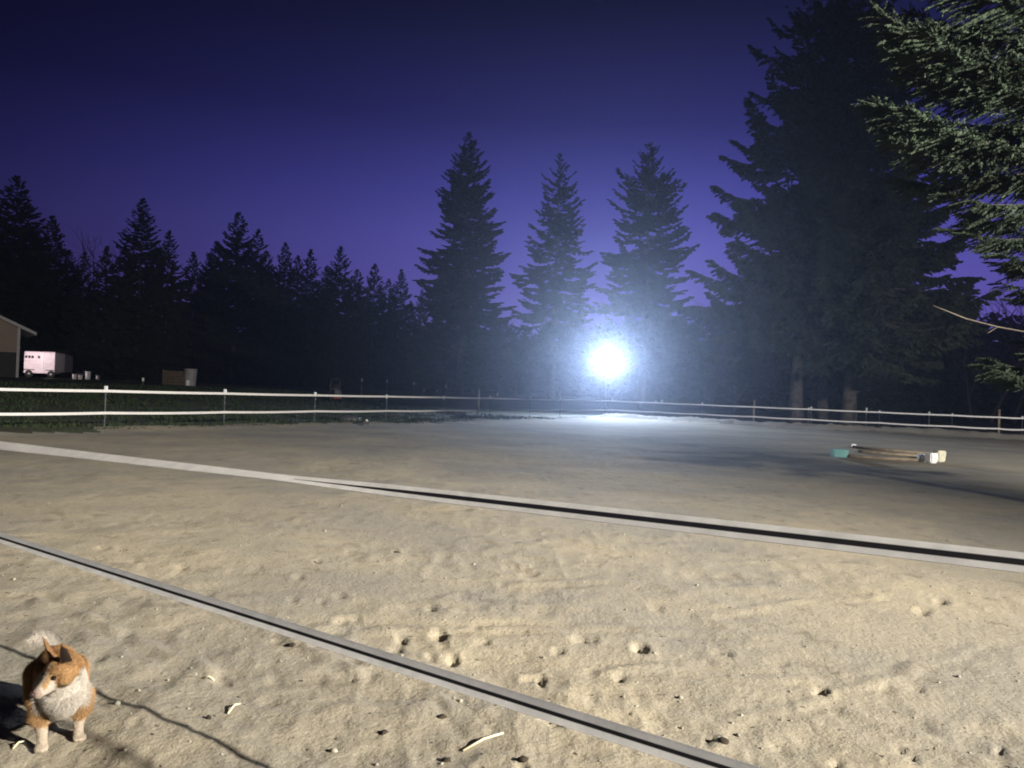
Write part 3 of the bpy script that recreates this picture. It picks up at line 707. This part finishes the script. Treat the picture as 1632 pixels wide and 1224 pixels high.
MB().tube([tuple(at(1640, 530, 12.0)-Vector((SX, SY, 0))), tuple(at(1590, 521, 11.8)-Vector((SX, SY, 0))), tuple(at(1540, 508, 11.6)-Vector((SX, SY, 0))), tuple(at(1510, 496, 11.5)-Vector((SX, SY, 0))), tuple(at(1487, 487, 11.5)-Vector((SX, SY, 0)))], [.013, .012, .0105, .009, .006], 6).tube([tuple(at(1590, 521, 11.8)-Vector((SX, SY, 0))), tuple(at(1574, 531, 11.6)-Vector((SX, SY, 0)))], [.01, .005], 5).build('dead_branch', M['paletwig'], sp)

# ------------------------------------------------------------------ barn, trailer and yard things on the left
bc = at(25, 606, 72); bz = gz(bc.x, bc.y)
barn = empty('barn', (bc.x, bc.y, bz), rad(37)); tag(barn, 'tan barn corner with dark lower wall and pale roof edge', 'barn')
WB, DB, HE = 12.0, 16.0, 4.75
pitch = .47
def wall_prism(z0, z1f, y):  # gable polygon
    return [(-WB, y, z0), (0, y, z0), (0, y, z1f(0)), (-WB/2, y, z1f(-WB/2)), (-WB, y, z1f(-WB))]
zf = lambda x: HE+pitch*(WB/2-abs(x+WB/2))
mb = MB(); f = wall_prism(2.35, zf, 0); k = wall_prism(2.35, zf, DB)
mb.add(f+k, [(0, 1, 2, 3, 4), (9, 8, 7, 6, 5), (1, 6, 7, 2), (2, 7, 8, 3), (3, 8, 9, 4), (4, 9, 5, 0), (0, 5, 6, 1)])
mb.build('wall', M['siding'], barn)
MB().box(-WB, 0, .02, DB, -.5, 2.345).build('wainscot', M['wains'], barn)
MB().box(-.02, .2, -.1, .12, -.5, HE+.02).build('corner_trim', M['trim'], barn)
ov = 1.45; rf = MB()
for sgn in (0, 1):
    pr = []
    x0, x1 = (-WB/2, ov) if sgn == 0 else (-WB/2, -WB-ov)
    zz = lambda x: HE+pitch*(WB/2-abs(x+WB/2))+.03
    v = [(x0, -.6, zz(x0)), (x1, -.6, zz(x1)), (x1, DB+.6, zz(x1)), (x0, DB+.6, zz(x0))]; v2 = [(a, b, c+.16) for a, b, c in v]
    rf.add(v+v2, [(0, 1, 2, 3), (7, 6, 5, 4), (0, 4, 5, 1), (1, 5, 6, 2), (2, 6, 7, 3), (3, 7, 4, 0)])
roof = rf.build('roof', M['roofm'], barn)
fa_ = MB()
for x0, x1 in ((-WB/2, ov), (-WB/2, -WB-ov)):
    v = [(x0, -.68, zz(x0)-.08), (x1, -.68, zz(x1)-.08), (x1, -.603, zz(x1)-.08), (x0, -.603, zz(x0)-.08)]; v2 = [(a, b, c+.3) for a, b, c in v]
    fa_.add(v+v2, [(3, 2, 1, 0), (4, 5, 6, 7), (0, 1, 5, 4), (1, 2, 6, 5), (2, 3, 7, 6), (3, 0, 4, 7)])
fa_.build('fascia', M['trim'], roof)
# lamp on the side wall of the barn
lw = Vector((.42, 4.0, 2.9))
mb = MB(); mb.tube([(.03, lw.y, lw.z+.12), (lw.x, lw.y, lw.z+.2)], .03, 6); mb.lathe([(.05, .15), (.2, 0), (.19, -.02)], 14, Matrix.Translation(lw)); mb.build('wall_lamp', M['metal'], barn)
bpy.context.view_layer.update()
wl = barn.matrix_world @ lw

tq = at(82, 607, 81.0); tz = gz(tq.x, tq.y)
tr = empty('horse_trailer', (tq.x, tq.y, tz), rad(16)); tr.scale = (1.17,)*3; tag(tr, 'small white horse trailer with shade-darkened nose parked beside the barn', 'horse trailer')
TL, TW, TH_ = 2.35, 1.9, 2.0
def outline(x0, x1, w_, z0, z1, r=.14):
    pts = []
    for cx_, cz_, a0 in ((w_-r, z1-r, 0), (-w_+r, z1-r, 90)):
        for k in range(5): q = rad(a0+22.5*k); pts.append((cx_+r*math.cos(q), cz_+r*math.sin(q)))
    pts += [(-w_, z0), (w_, z0)]; return pts
def loft(secs):
    mb = MB(); V = []; n = len(secs[0][1])
    for x, pr in secs: V += [(x, y, z) for y, z in pr]
    F = [(i*n+j, (i+1)*n+j, (i+1)*n+(j+1) % n, i*n+(j+1) % n) for i in range(len(secs)-1) for j in range(n)]
    F += [tuple(range(n)), tuple((len(secs)-1)*n+j for j in range(n-1, -1, -1))]
    return mb.add(V, F)
zb = .42
loft([(-1.95, outline(0, 0, .95, zb, 2.32)), (.45, outline(0, 0, .95, zb, 2.36))]).build('body', M['trailer'], tr)
nose = loft([(.452, outline(0, 0, .94, zb+.1, 2.34)), (1.2, outline(0, 0, .8, zb+.15, 2.28)), (1.75, outline(0, 0, .38, zb+.2, 2.1))]).build('nose', M['dark'], tr)  # dark colour carries the shade of the side turned from the light
for x in (-1.8, -1.55, -1.3, -.8):
    MB().box(x-.09, x+.09, -.972, -.955, 1.72, 1.95, None).build('window', M['glass'], tr)
MB().box(-1.93, .44, -.966, -.952, 1.46, 1.5).build('trim_stripe', M['metal'], tr)
MB().box(-.52, -.44, -.985, -.955, .5, 2.25).build('door_post', M['white'], tr)
for x in (-1.55, .2):
    w_ = MB().lathe([(.05, -.1), (.3, -.1), (.33, -.06), (.33, .06), (.3, .1), (.05, .1)], 20, Matrix.Translation((x, -.9, .33)) @ Matrix.Rotation(rad(90), 4, 'X')).build('wheel', M['rubber'], tr)
    MB().lathe([(.02, .105), (.16, .108), (.17, .11), (.02, .13)], 14, Matrix.Translation((x, -.9, .33)) @ Matrix.Rotation(rad(90), 4, 'X')).build('rim', M['metal'], w_)
    MB().box(x-.42, x+.42, -1.02, -.7, .68, .74, None, .02).build('mudguard', M['dark'], tr)
MB().box(1.7, 3.0, -.05, .05, zb, zb+.1).box(2.7, 2.8, -.04, .04, 0, zb).build('drawbar', M['dark'], tr)
spot('barn_lamp_light', wl+Vector((0, 0, -.1)), (tq.x+2.6, tq.y-.5, tz+.9), BARN_I, (1.0, .80, .83), 125, .35, .12, barn)

def bucket(px, py, Yd, r, h_, mat, label, cat='bucket', name='bucket', lid=False):
    p = at(px, py, Yd); o = empty(name, (p.x, p.y, gz(p.x, p.y))); tag(o, label, cat)
    MB().lathe([(r*.84, 0), (r*.9, h_*.3), (r, h_), (r*1.06, h_), (r*1.06, h_*.95), (r*1.0, h_*.93)][:3], 18).build('body', M[mat], o)
    MB().lathe([(r*1.0, h_*.94), (r*1.06, h_*.94), (r*1.06, h_+.01), (r*.95, h_+.012)], 18).build('rim', M[mat], o)
    if not lid: MB().tube([(r*math.cos(rad(a)), -.02, h_*.9-.5*r*math.sin(rad(a))) for a in range(0, 181, 20)], .008, 5, False).build('handle', M['metal'], o)
    return o
bucket(140, 604, 78, .26, .85, 'white', 'bright white drum standing right of the horse trailer', 'drum', 'drum', True)
bucket(119, 601, 77, .22, .52, 'trailer', 'small pinkish bucket nearest the nose of the horse trailer')
bucket(128, 604, 76, .2, .46, 'white', 'small white bucket between the trailer nose and the bright white drum')
bucket(156, 603, 80, .22, .5, 'metal', 'dull grey bucket right of the bright white drum')

# crate and tank on the far side of the pasture
cp = at(278, 615, 55); o = empty('wooden_crate', (cp.x, cp.y, gz(cp.x, cp.y)), rad(18)); tag(o, 'low brown plank crate beside the white tank across the pasture', 'crate')
for k in range(5): MB().box(-.66, .66, -.5, -.46, .05+k*.2, .22+k*.2).box(-.66, .66, .46, .5, .05+k*.2, .22+k*.2).box(.62, .66, -.455, .455, .05+k*.2, .22+k*.2).box(-.66, -.62, -.455, .455, .05+k*.2, .22+k*.2).build('board', M['crate'], o)
for x in (-.7, 0, .7): MB().box(x-.04, x+.04, -.56, -.502, 0, 1.08).build('post', M['crate'], o)
tp = at(303, 615, 55); o = empty('water_tank', (tp.x, tp.y, gz(tp.x, tp.y))); tag(o, 'dull white upright tank beside the wooden crate across the pasture', 'tank')
MB().lathe([(.36, 0), (.38, .05), (.4, .4), (.405, .42), (.4, .44), (.42, .8), (.425, .82), (.42, .84), (.44, 1.15), (.47, 1.17), (.47, 1.22), (.3, 1.24)], 24).build('body', M['tank'], o)
MB().box(-.14, .1, -.405, -.36, .04, .42, None, .02).build('outlet_panel', M['cap'], o)

# small tractor-like machine
kp = at(536, 626, 50); o = empty('garden_tractor', (kp.x, kp.y, gz(kp.x, kp.y)), rad(200)); tag(o, 'dim grey garden tractor with roll bar and reddish underside beyond the fence', 'tractor')
MB().box(-.22, .22, -.2, .75, .4, .8, None, .06).build('hood', M['post'], o)
MB().box(-.2, .2, .752, .78, .45, .75).build('grille', M['dark'], o)
MB().box(-.38, .38, -.5, .6, .22, .36, None, .03).build('deck', M['red'], o)
MB().box(-.2, .2, -.62, -.25, .6, .68, None, .03).box(-.2, .2, -.7, -.62, .64, 1.02, None, .03).build('seat', M['dark'], o)
MB().tube([(-.3, -.75, .4), (-.3, -.75, 1.4), (-.22, -.75, 1.5), (.22, -.75, 1.5), (.3, -.75, 1.4), (.3, -.75, .4)], .035, 8).build('roll_bar', M['post'], o)
MB().tube([(0, .05, .75), (0, -.15, 1.0)], .02, 6).lathe([(.13, 0), (.17, .02), (.13, .04)], 14, Matrix.Translation((0, -.17, 1.0)) @ Matrix.Rotation(rad(40), 4, 'X')).build('steering_wheel', M['dark'], o)
for x, y, r in ((-.4, -.55, .36), (.4, -.55, .36), (-.36, .55, .22), (.36, .55, .22)):
    q = MB().lathe([(.04, -.1), (r*.9, -.1), (r, -.06), (r, .06), (r*.9, .1), (.04, .1)], 18, Matrix.Translation((x, y, r)) @ Matrix.Rotation(rad(90), 4, 'Y')).build('wheel', M['rubber'], o)
    MB().lathe([(.02, -.11), (r*.5, -.112), (r*.5, .112), (.02, .11)], 12, Matrix.Translation((x, y, r)) @ Matrix.Rotation(rad(90), 4, 'Y')).build('rim', M['metal'], q)

# heap by the left fence
def lump(name, px, py, r, mat, label, cat, seed, sub=3, jit=.1):
    p = ground(px, py); z = surf(p.x, p.y); g_ = random.Random(seed)
    mb = MB(); mb.ico((0, 0, 0), r, sub, None, jit, g_); o = mb.build(name, M[mat], None); o.location = (p.x, p.y, z+r[2]*.45); o.rotation_euler = (0, 0, g_.uniform(-.3, .3)); tag(o, label, cat); return o
lump('rubber_mat_heap', 556, 672, (.5, .3, .2), 'post', 'dark grey crumpled heap on the sand edge below the white fence', 'heap', 3, 3, .09)
lump('stone', 575, 673, (.12, .1, .1), 'pebble', 'pale stone at the right end of the dark heap', 'stone', 5, 2)
lump('stone', 584, 676, (.07, .06, .06), 'white', 'small white stone apart to the right of the dark heap', 'stone', 6, 2)

# jump poles and plastic blocks
def block(px, py, sx_, sy_, sz_, mat, label, rz=0.0):
    p = ground(px, py); o = empty('jump_block', (p.x, p.y, surf(p.x, p.y)+.0), rz); tag(o, label, 'jump block', 'plastic blocks of the ground-pole jump')
    mb = MB(); bm = bmesh.new(); bmesh.ops.create_cube(bm, size=1)
    for v in bm.verts:
        k = 1.0 if v.co.z > 0 else .84
        v.co = Vector((v.co.x*sx_*k, v.co.y*sy_*k, (v.co.z+.5)*sz_))
    bmesh.ops.bevel(bm, geom=bm.edges[:], offset=.03, segments=2, affect='EDGES'); mb.bm(bm); mb.build('body', M[mat], o)
    mb = MB()
    for k in (-1, 1): mb.box(k*sx_*.22-.05, k*sx_*.22+.05, -sy_*.5-.004, -sy_*.3, sz_*.55, sz_*.8, None, .01)
    mb.build('grip', M[mat], o); return o
block(1337, 730, .5, .34, .25, 'teal', 'pale teal plastic jump block at the left end of the poles', rad(-6))
block(1359, 714, .22, .2, .14, 'white', 'tiny white block at the far left end of the back pole', rad(10))
block(1473, 735, .38, .3, .22, 'white', 'low white jump block at the right end of the front pole', rad(-8))
block(1484, 738, .28, .3, .3, 'white', 'upright white jump block in front of the cream one', rad(12))
block(1497, 735, .28, .3, .34, 'cream', 'cream jump block, rightmost of the three at the right pole ends', rad(5))
def pole(pa, pb, h_, mat, label):
    a = ground(*pa); b = ground(*pb); m_ = (a+b)/2; o = empty('ground_pole', (m_.x, m_.y, 0)); tag(o, label, 'jump pole', 'wooden poles lying between the jump blocks')
    za, zb_ = surf(a.x, a.y)+h_[0], surf(b.x, b.y)+h_[1]; pa_ = Vector((a.x-m_.x, a.y-m_.y, za)); pb_ = Vector((b.x-m_.x, b.y-m_.y, zb_))
    MB().tube([pa_, (pa_+pb_)/2-Vector((0, 0, .01)), pb_], .05, 10).build('shaft', M[mat], o)
    for e, f_ in ((pa_, pb_), (pb_, pa_)): d_ = (f_-e).normalized(); MB().tube([e-d_*.01, e+d_*.12], .053, 10).build('end_band', M['clod'], o)
pole((1347, 731), (1470, 737), (.06, .06), 'wood', 'front brown ground pole running from the teal block to the low white block')
pole((1368, 722), (1492, 730), (.045, .045), 'wood', 'middle brown ground pole lying flat on the sand')
pole((1360, 715), (1492, 726), (.06, .05), 'wood', 'back brown ground pole resting on the tiny white block')

# straw, clods
def stalk(pa, pb, r, label):
    a = ground(*pa); b = ground(*pb); m_ = (a+b)/2
    o = MB().tube([Vector((a.x-m_.x, a.y-m_.y, surf(a.x, a.y)+.006)), Vector((0, 0, surf(m_.x, m_.y)+.022)), Vector((b.x-m_.x, b.y-m_.y, surf(b.x, b.y)+.014))], [r, r*1.05, r*.9], 7).build('straw_stalk', M['straw'])
    o.location = (m_.x, m_.y, 0); tag(o, label, 'straw', 'loose straw on the sand')
stalk((738, 1192), (802, 1173), .0055, 'long pale straw stalk lying on the sand below the lower near tape')
stalk((363, 1138), (383, 1122), .005, 'short pale straw stalk lying on the sand right of the dog')
stalk((20, 1200), (38, 1192), .004, 'tiny straw bit on the ground left of the front paws of the dog')
stalk((325, 1081), (342, 1081), .004, 'faint straw bit on the sand under the lower near tape, above the short stalk')
cl = [(500, 897), (475, 921), (632, 880), (511, 899), (853, 1078), (1000, 1162), (1152, 1181), (333, 1146), (612, 1168), (705, 1142), (832, 1213), (712, 1208), (466, 1028), (191, 880)]
side_words = ['alone on the sand beneath the top tape, left of centre', 'beneath the top tape left of its neighbours', 'beneath the top tape, nearest the middle of the picture', 'touching another beneath the top tape', 'in the hollow between the two tapes, middle of the picture',
              'just above the lower tape near its right end', 'right of the right end of the lower tape', 'close to the short straw stalk', 'left of the long straw stalk', 'above the long straw stalk, beneath the lower tape', 'at the bottom edge right of the long straw stalk', 'at the bottom edge under the long straw stalk', 'touching the underside of the lower tape, in line with the dog', 'small, above the left end of the lower tape']
for i, (px, py) in enumerate(cl):
    p = ground(px, py); g_ = random.Random(i); s = g_.uniform(.012, .022)*(1+.05*p.y)
    mb = MB(); mb.ico((0, 0, 0), (s*1.2, s*.85, s*.65), 2, None, .34, g_); o = mb.build('dirt_clod', M['clod']); o.location = (p.x, p.y, surf(p.x, p.y)+s*.3); o.rotation_euler = (0, 0, g_.uniform(0, 3))
    tag(o, 'dark dirt clod '+side_words[i], 'clod', 'dark clods on the sand')

# ------------------------------------------------------------------ dog
def build_dog():
    hd = Vector((.56, -.83, 0)).normalized(); rz = math.atan2(hd.y, hd.x)
    root = empty('dog', (-2.018, 3.54, surf(-1.95, 3.42)+.004), rz); tag(root, 'small tan and white dog with pricked ears standing at the lower left, head turned aside', 'dog')
    yaw, pit = rad(-60), rad(20)
    f = Vector((math.cos(yaw)*math.cos(pit), math.sin(yaw)*math.cos(pit), -math.sin(pit))); up = (Vector((0, 0, 1))-f*f.z).normalized(); lf = up.cross(f)
    hc = Vector((.18, -.016, .34)); HP = lambda a, b, c: hc+f*a+lf*b+up*c
    mb = MB()
    def cap(p, q, r0, r1, n=14):
        p, q = Vector(p), Vector(q); d = (q-p).normalized(); rot = d.to_track_quat('Z', 'Y').to_matrix().to_4x4(); Lh = (q-p).length; prof = []
        for k in range(7): a = rad(-90+15*k); prof.append((max(r0*math.cos(a), .0008), r0*math.sin(a)))
        for k in range(7): a = rad(15*k); prof.append((max(r1*math.cos(a), .0008), Lh+r1*math.sin(a)))
        mb.lathe(prof, n, Matrix.Translation(p) @ rot)
    def chain(pts):
        for (p, r), (q, s) in zip(pts, pts[1:]): cap(p, q, r, s)
    chain([((.145, 0, .228), .08), ((.06, 0, .232), .097), ((-.10, 0, .232), .094), ((-.22, 0, .238), .088), ((-.27, 0, .238), .072)])
    chain([((.165, 0, .21), .06), ((.13, 0, .19), .066)])
    chain([((.10, 0, .27), .088), ((.15, -.005, .31), .07), (HP(-.03, 0, -.01), .058)])
    mb.ico(HP(-.005, 0, .004), (.064, .066, .058), 3); mb.ico(HP(.01, .034, -.018), (.038, .034, .036), 3); mb.ico(HP(.01, -.034, -.018), (.038, .034, .036), 3)
    chain([(HP(.035, 0, -.004), .042), (HP(.075, 0, -.022), .034), (HP(.108, 0, -.026), .0265)]); chain([(HP(.04, 0, -.035), .026), (HP(.100, 0, -.043), .015)])
    for s in (-1, 1):
        a, b = HP(-.014, s*.046, .03), HP(-.012, s*.064, .148)
        for k in range(9):
            t = k/8; c = a.lerp(b, t); w_ = .040*(1-t)**.7+.004; m3 = Matrix((f*.35+lf*s*.35, lf*s-f*.9, up)).transposed()
            ex_ = (lf*s*.7-f*.7).normalized(); nx = ex_.cross(up); m3 = Matrix((ex_, nx, up)).transposed()
            mb.ico(c, (w_*.9, .0105*(1-.5*t), .013), 2, m3)
        fx = .022 if s < 0 else -.012
        chain([((.10, s*.072, .19), .05), ((.088, s*.082, .128), .036), ((.118+fx, s*.072, .07), .0205), ((.126+fx, s*.071, .03), .019), ((.134+fx, s*.072, .018), .0205)])
        for dy in (-.014, 0, .014): cap((.145+fx, s*.074+dy, .014), (.166+fx-abs(dy)*.4, s*.074+dy*1.1, .0105), .0125, .0095, 10)
        chain([((-.22, s*.062, .20), .074), ((-.165, s*.082, .125), .046), ((-.245, s*.078, .078), .0255), ((-.232, s*.076, .025), .022), ((-.215, s*.076, .016), .0215)])
        for dy in (-.013, 0, .013): cap((-.205, s*.076+dy, .013), (-.185-abs(dy)*.4, s*.076+dy, .0105), .012, .0095, 10)
    chain([((-.31, 0, .275), .030), ((-.335, -.008, .315), .030), ((-.335, -.04, .343), .033), ((-.32, -.085, .35), .029), ((-.31, -.11, .342), .015)])
    tmp = mb.build('tmp_body', M['white']); rm = tmp.modifiers.new('r', 'REMESH'); rm.mode = 'VOXEL'; rm.voxel_size = .0058
    sm = tmp.modifiers.new('s', 'SMOOTH'); sm.factor = .5; sm.iterations = 4
    bpy.context.view_layer.update(); dg = bpy.context.evaluated_depsgraph_get(); me = bpy.data.meshes.new_from_object(tmp.evaluated_get(dg)); bpy.data.objects.remove(tmp)
    me.name = 'body'; me.materials.clear()
    nv = len(me.vertices); P = np.empty(nv*3, np.float32); me.vertices.foreach_get('co', P); P = P.reshape(-1, 3)
    Nn = np.empty(nv*3, np.float32); me.vertices.foreach_get('normal', Nn); Nn = Nn.reshape(-1, 3)
    F_, LF, UP, HC = (np.array(v) for v in (f, lf, up, hc))
    tan = np.array([.29, .17, .078]); tan2 = np.array([.2, .105, .043]); pale = np.array([.34, .235, .125]); whi = np.array([.40, .37, .33]); dk = np.array([.02, .013, .01]); pink = np.array([.30, .23, .20])
    def colour(P):
        x, y, z = P[:, 0], P[:, 1], P[:, 2]; d = P-HC; hx, hy, hz_ = d@F_, d@LF, d@UP
        nz = vnoise(x*38+z*21, y*38+z*33, 4)*.03
        c = np.tile(tan2, (len(P), 1)); sad = sstep(-.02, .03, vnoise(x*14, y*14+z*9, 6)+.05); c = c*(1-sad[:, None])+tan*sad[:, None]
        def put(m, col): c[m] = col
        put((x > .035+nz) & (z < .345), whi)                                   # ruff and chest
        put((z < .17+nz) & (np.abs(y) > .05) & (z > .085+nz), tan*.95+pale*.1)   # upper legs
        put((np.abs(y) > .098+nz*.4) & (z < .22) & (x < .16), tan)
        put((z < .085+nz), pale*.35+whi*.65)
        put((x < -.285) & (z > .285), whi)
        hed = (np.sqrt(hx**2*.8+hy**2+(hz_)**2) < .098+nz*.3) & (hx > -.045) & (hz_ > -.075) | (hx > .04) & (np.abs(hy) < .06) & (np.abs(hz_) < .07) & (x > .1)
        put(hed, tan*1.02); put(hed & (hx > .012) & (hz_ < -.018+nz*.5), pale); put(hed & (hz_ < -.045+nz*.5), whi)
        put(hed & (hx > .055+nz*.5), whi*.9+pale*.1); put(hed & (hx > .05) & (hx < .098) & (hz_ > -.016) & (np.abs(hy) < .030) & (np.abs(hy) > .012), pale*.6+tan*.4)
        put(hed & (np.abs(hy) < .009) & (hz_ > 0) & (hx > .02), whi*.5+pale*.5)
        put(hed & (hx > .108) & (hz_ > -.035), pink)
        ear = (hz_ > .052) & (np.abs(hy) > .022) & (hx < .035); put(ear, tan2*.9)
        wv = np.abs(hy)*.7-hx*.7-(.042+.0135*(hz_-.03)/.118); inn = ear & (hz_ > .05) & (hz_ < .135) & (np.abs(wv) < .026*np.clip(1-(hz_-.03)/.125, 0, 1)**.6) & ((hx+.013)*.7+(np.abs(hy)-.046-(hz_-.03)*.2)*.7 > -.001); put(inn, dk)
        return c
    c = colour(P)
    def addcol(me_, c_):
        ca = me_.color_attributes.new('Col', 'FLOAT_COLOR', 'POINT'); ca.data.foreach_set('color', np.concatenate([c_, np.ones((len(c_), 1))], 1).astype(np.float32).ravel())
    addcol(me, c)
    m = bpy.data.materials.new('dog_coat'); m.use_nodes = True; n = m.node_tree; b = n.nodes['Principled BSDF']; b.inputs['Roughness'].default_value = .8; b.inputs['Specular IOR Level'].default_value = .2
    at2 = n.nodes.new('ShaderNodeAttribute'); at2.attribute_name = 'Col'; n.links.new(at2.outputs['Color'], b.inputs['Base Color']); me.materials.append(m)
    me.polygons.foreach_set('use_smooth', np.ones(len(me.polygons), dtype=bool)); link('body', me, root)
    # short coat: fine tapering hairs
    me.calc_loop_triangles(); tri = np.empty(len(me.loop_triangles)*3, np.int32); me.loop_triangles.foreach_get('vertices', tri); tri = tri.reshape(-1, 3)
    e1, e2 = P[tri[:, 1]]-P[tri[:, 0]], P[tri[:, 2]]-P[tri[:, 0]]; ar = np.linalg.norm(np.cross(e1, e2), axis=1); g_ = np.random.RandomState(2)
    n_ = 85000; pk = g_.choice(len(tri), n_, p=ar/ar.sum()); u, v = g_.rand(n_), g_.rand(n_); fl_ = u+v > 1; u[fl_], v[fl_] = 1-u[fl_], 1-v[fl_]
    Q = P[tri[pk, 0]]+e1[pk]*u[:, None]+e2[pk]*v[:, None]; Nq = Nn[tri[pk, 0]]
    lay = np.tile(np.array([-1, 0, -.55]), (n_, 1)); dq = Q-HC; qx, qy, qz = dq@F_, dq@LF, dq@UP; hedm = ((np.linalg.norm(dq, axis=1) < .11) & (qx > -.05)) | ((qx > .04) & (np.abs(qy) < .05) & (np.abs(qz) < .06)) | ((qz > .055) & (np.abs(qy) < .12) & (np.abs(qx) < .07)); lay[hedm] = -F_+UP*.1
    tl = (Q[:, 0] < -.3) & (Q[:, 2] > .27); lay[tl] = np.array([.1, -.9, .1]); lay += g_.normal(0, .34, lay.shape)
    lay -= Nq*(lay*Nq).sum(1)[:, None]; lay /= np.linalg.norm(lay, axis=1)[:, None]+1e-6
    ln = np.full(n_, .021); ln[hedm] = .0105; ln[Q[:, 2] < .1] = .007; ln[tl] = .024; ln[(Q[:, 0] > .05) & ~hedm & (Q[:, 2] > .12)] = .031
    hz2 = (Q-HC)@UP; ln[(hz2 > .055) & hedm] = .005; ln[hedm & ((Q-HC)@F_ > .06)] = .0045; ln *= g_.uniform(.6, 1.25, n_)
    tipd = lay*.86+Nq*.42; sd = np.cross(tipd, Nq); sd /= np.linalg.norm(sd, axis=1)[:, None]+1e-6; wd = .0011
    Vh = np.stack([Q-Nq*.001-sd*wd, Q-Nq*.001+sd*wd, Q+tipd*ln[:, None]], 1).reshape(-1, 3)
    ch = colour(Q+g_.normal(0, .0055, Q.shape)*(1-.55*hedm[:, None]))*g_.uniform(.72, 1.12, (n_, 1)); fm = np_mesh('coat', Vh, np.arange(n_*3).reshape(-1, 3), m); addcol(fm, np.repeat(ch, 3, 0)[:len(fm.vertices)]); link('coat', fm, root)
    eye = material('dog_eye', (.012, .008, .006), .08, .1, 5, spec=.7); nose = material('dog_nose', (.05, .03, .028), .35, .3, 40)
    for s in (-1, 1): MB().ico(HP(.050, s*.034, .012), (.0105, .0105, .0105), 3).build('eye', eye, root)
    MB().ico(HP(.1335, 0, -.016), (.0115, .0145, .0125), 3, Matrix((f, lf, up)).transposed()).build('nose', nose, root)
    MB().tube([HP(.13, 0, -.038), HP(.11, .019, -.042), HP(.08, .028, -.046), HP(.058, .034, -.046)], .0022, 6).build('mouth', nose, root)
build_dog()


# ------------------------------------------------------------------ thin evening haze
mh = bpy.data.materials.new('haze'); mh.use_nodes = True; n = mh.node_tree; n.nodes.clear()
pv = n.nodes.new('ShaderNodeVolumePrincipled'); o_ = n.nodes.new('ShaderNodeOutputMaterial'); pv.inputs['Color'].default_value = (.62, .73, 1, 1)
pv.inputs['Density'].default_value = .00076; pv.inputs['Anisotropy'].default_value = .83; n.links.new(pv.outputs[0], o_.inputs['Volume'])
hz_ = MB().box(-1000, 1000, -1000, 1000, -3, 70).build('haze', mh); tag(hz_, kind='stuff')
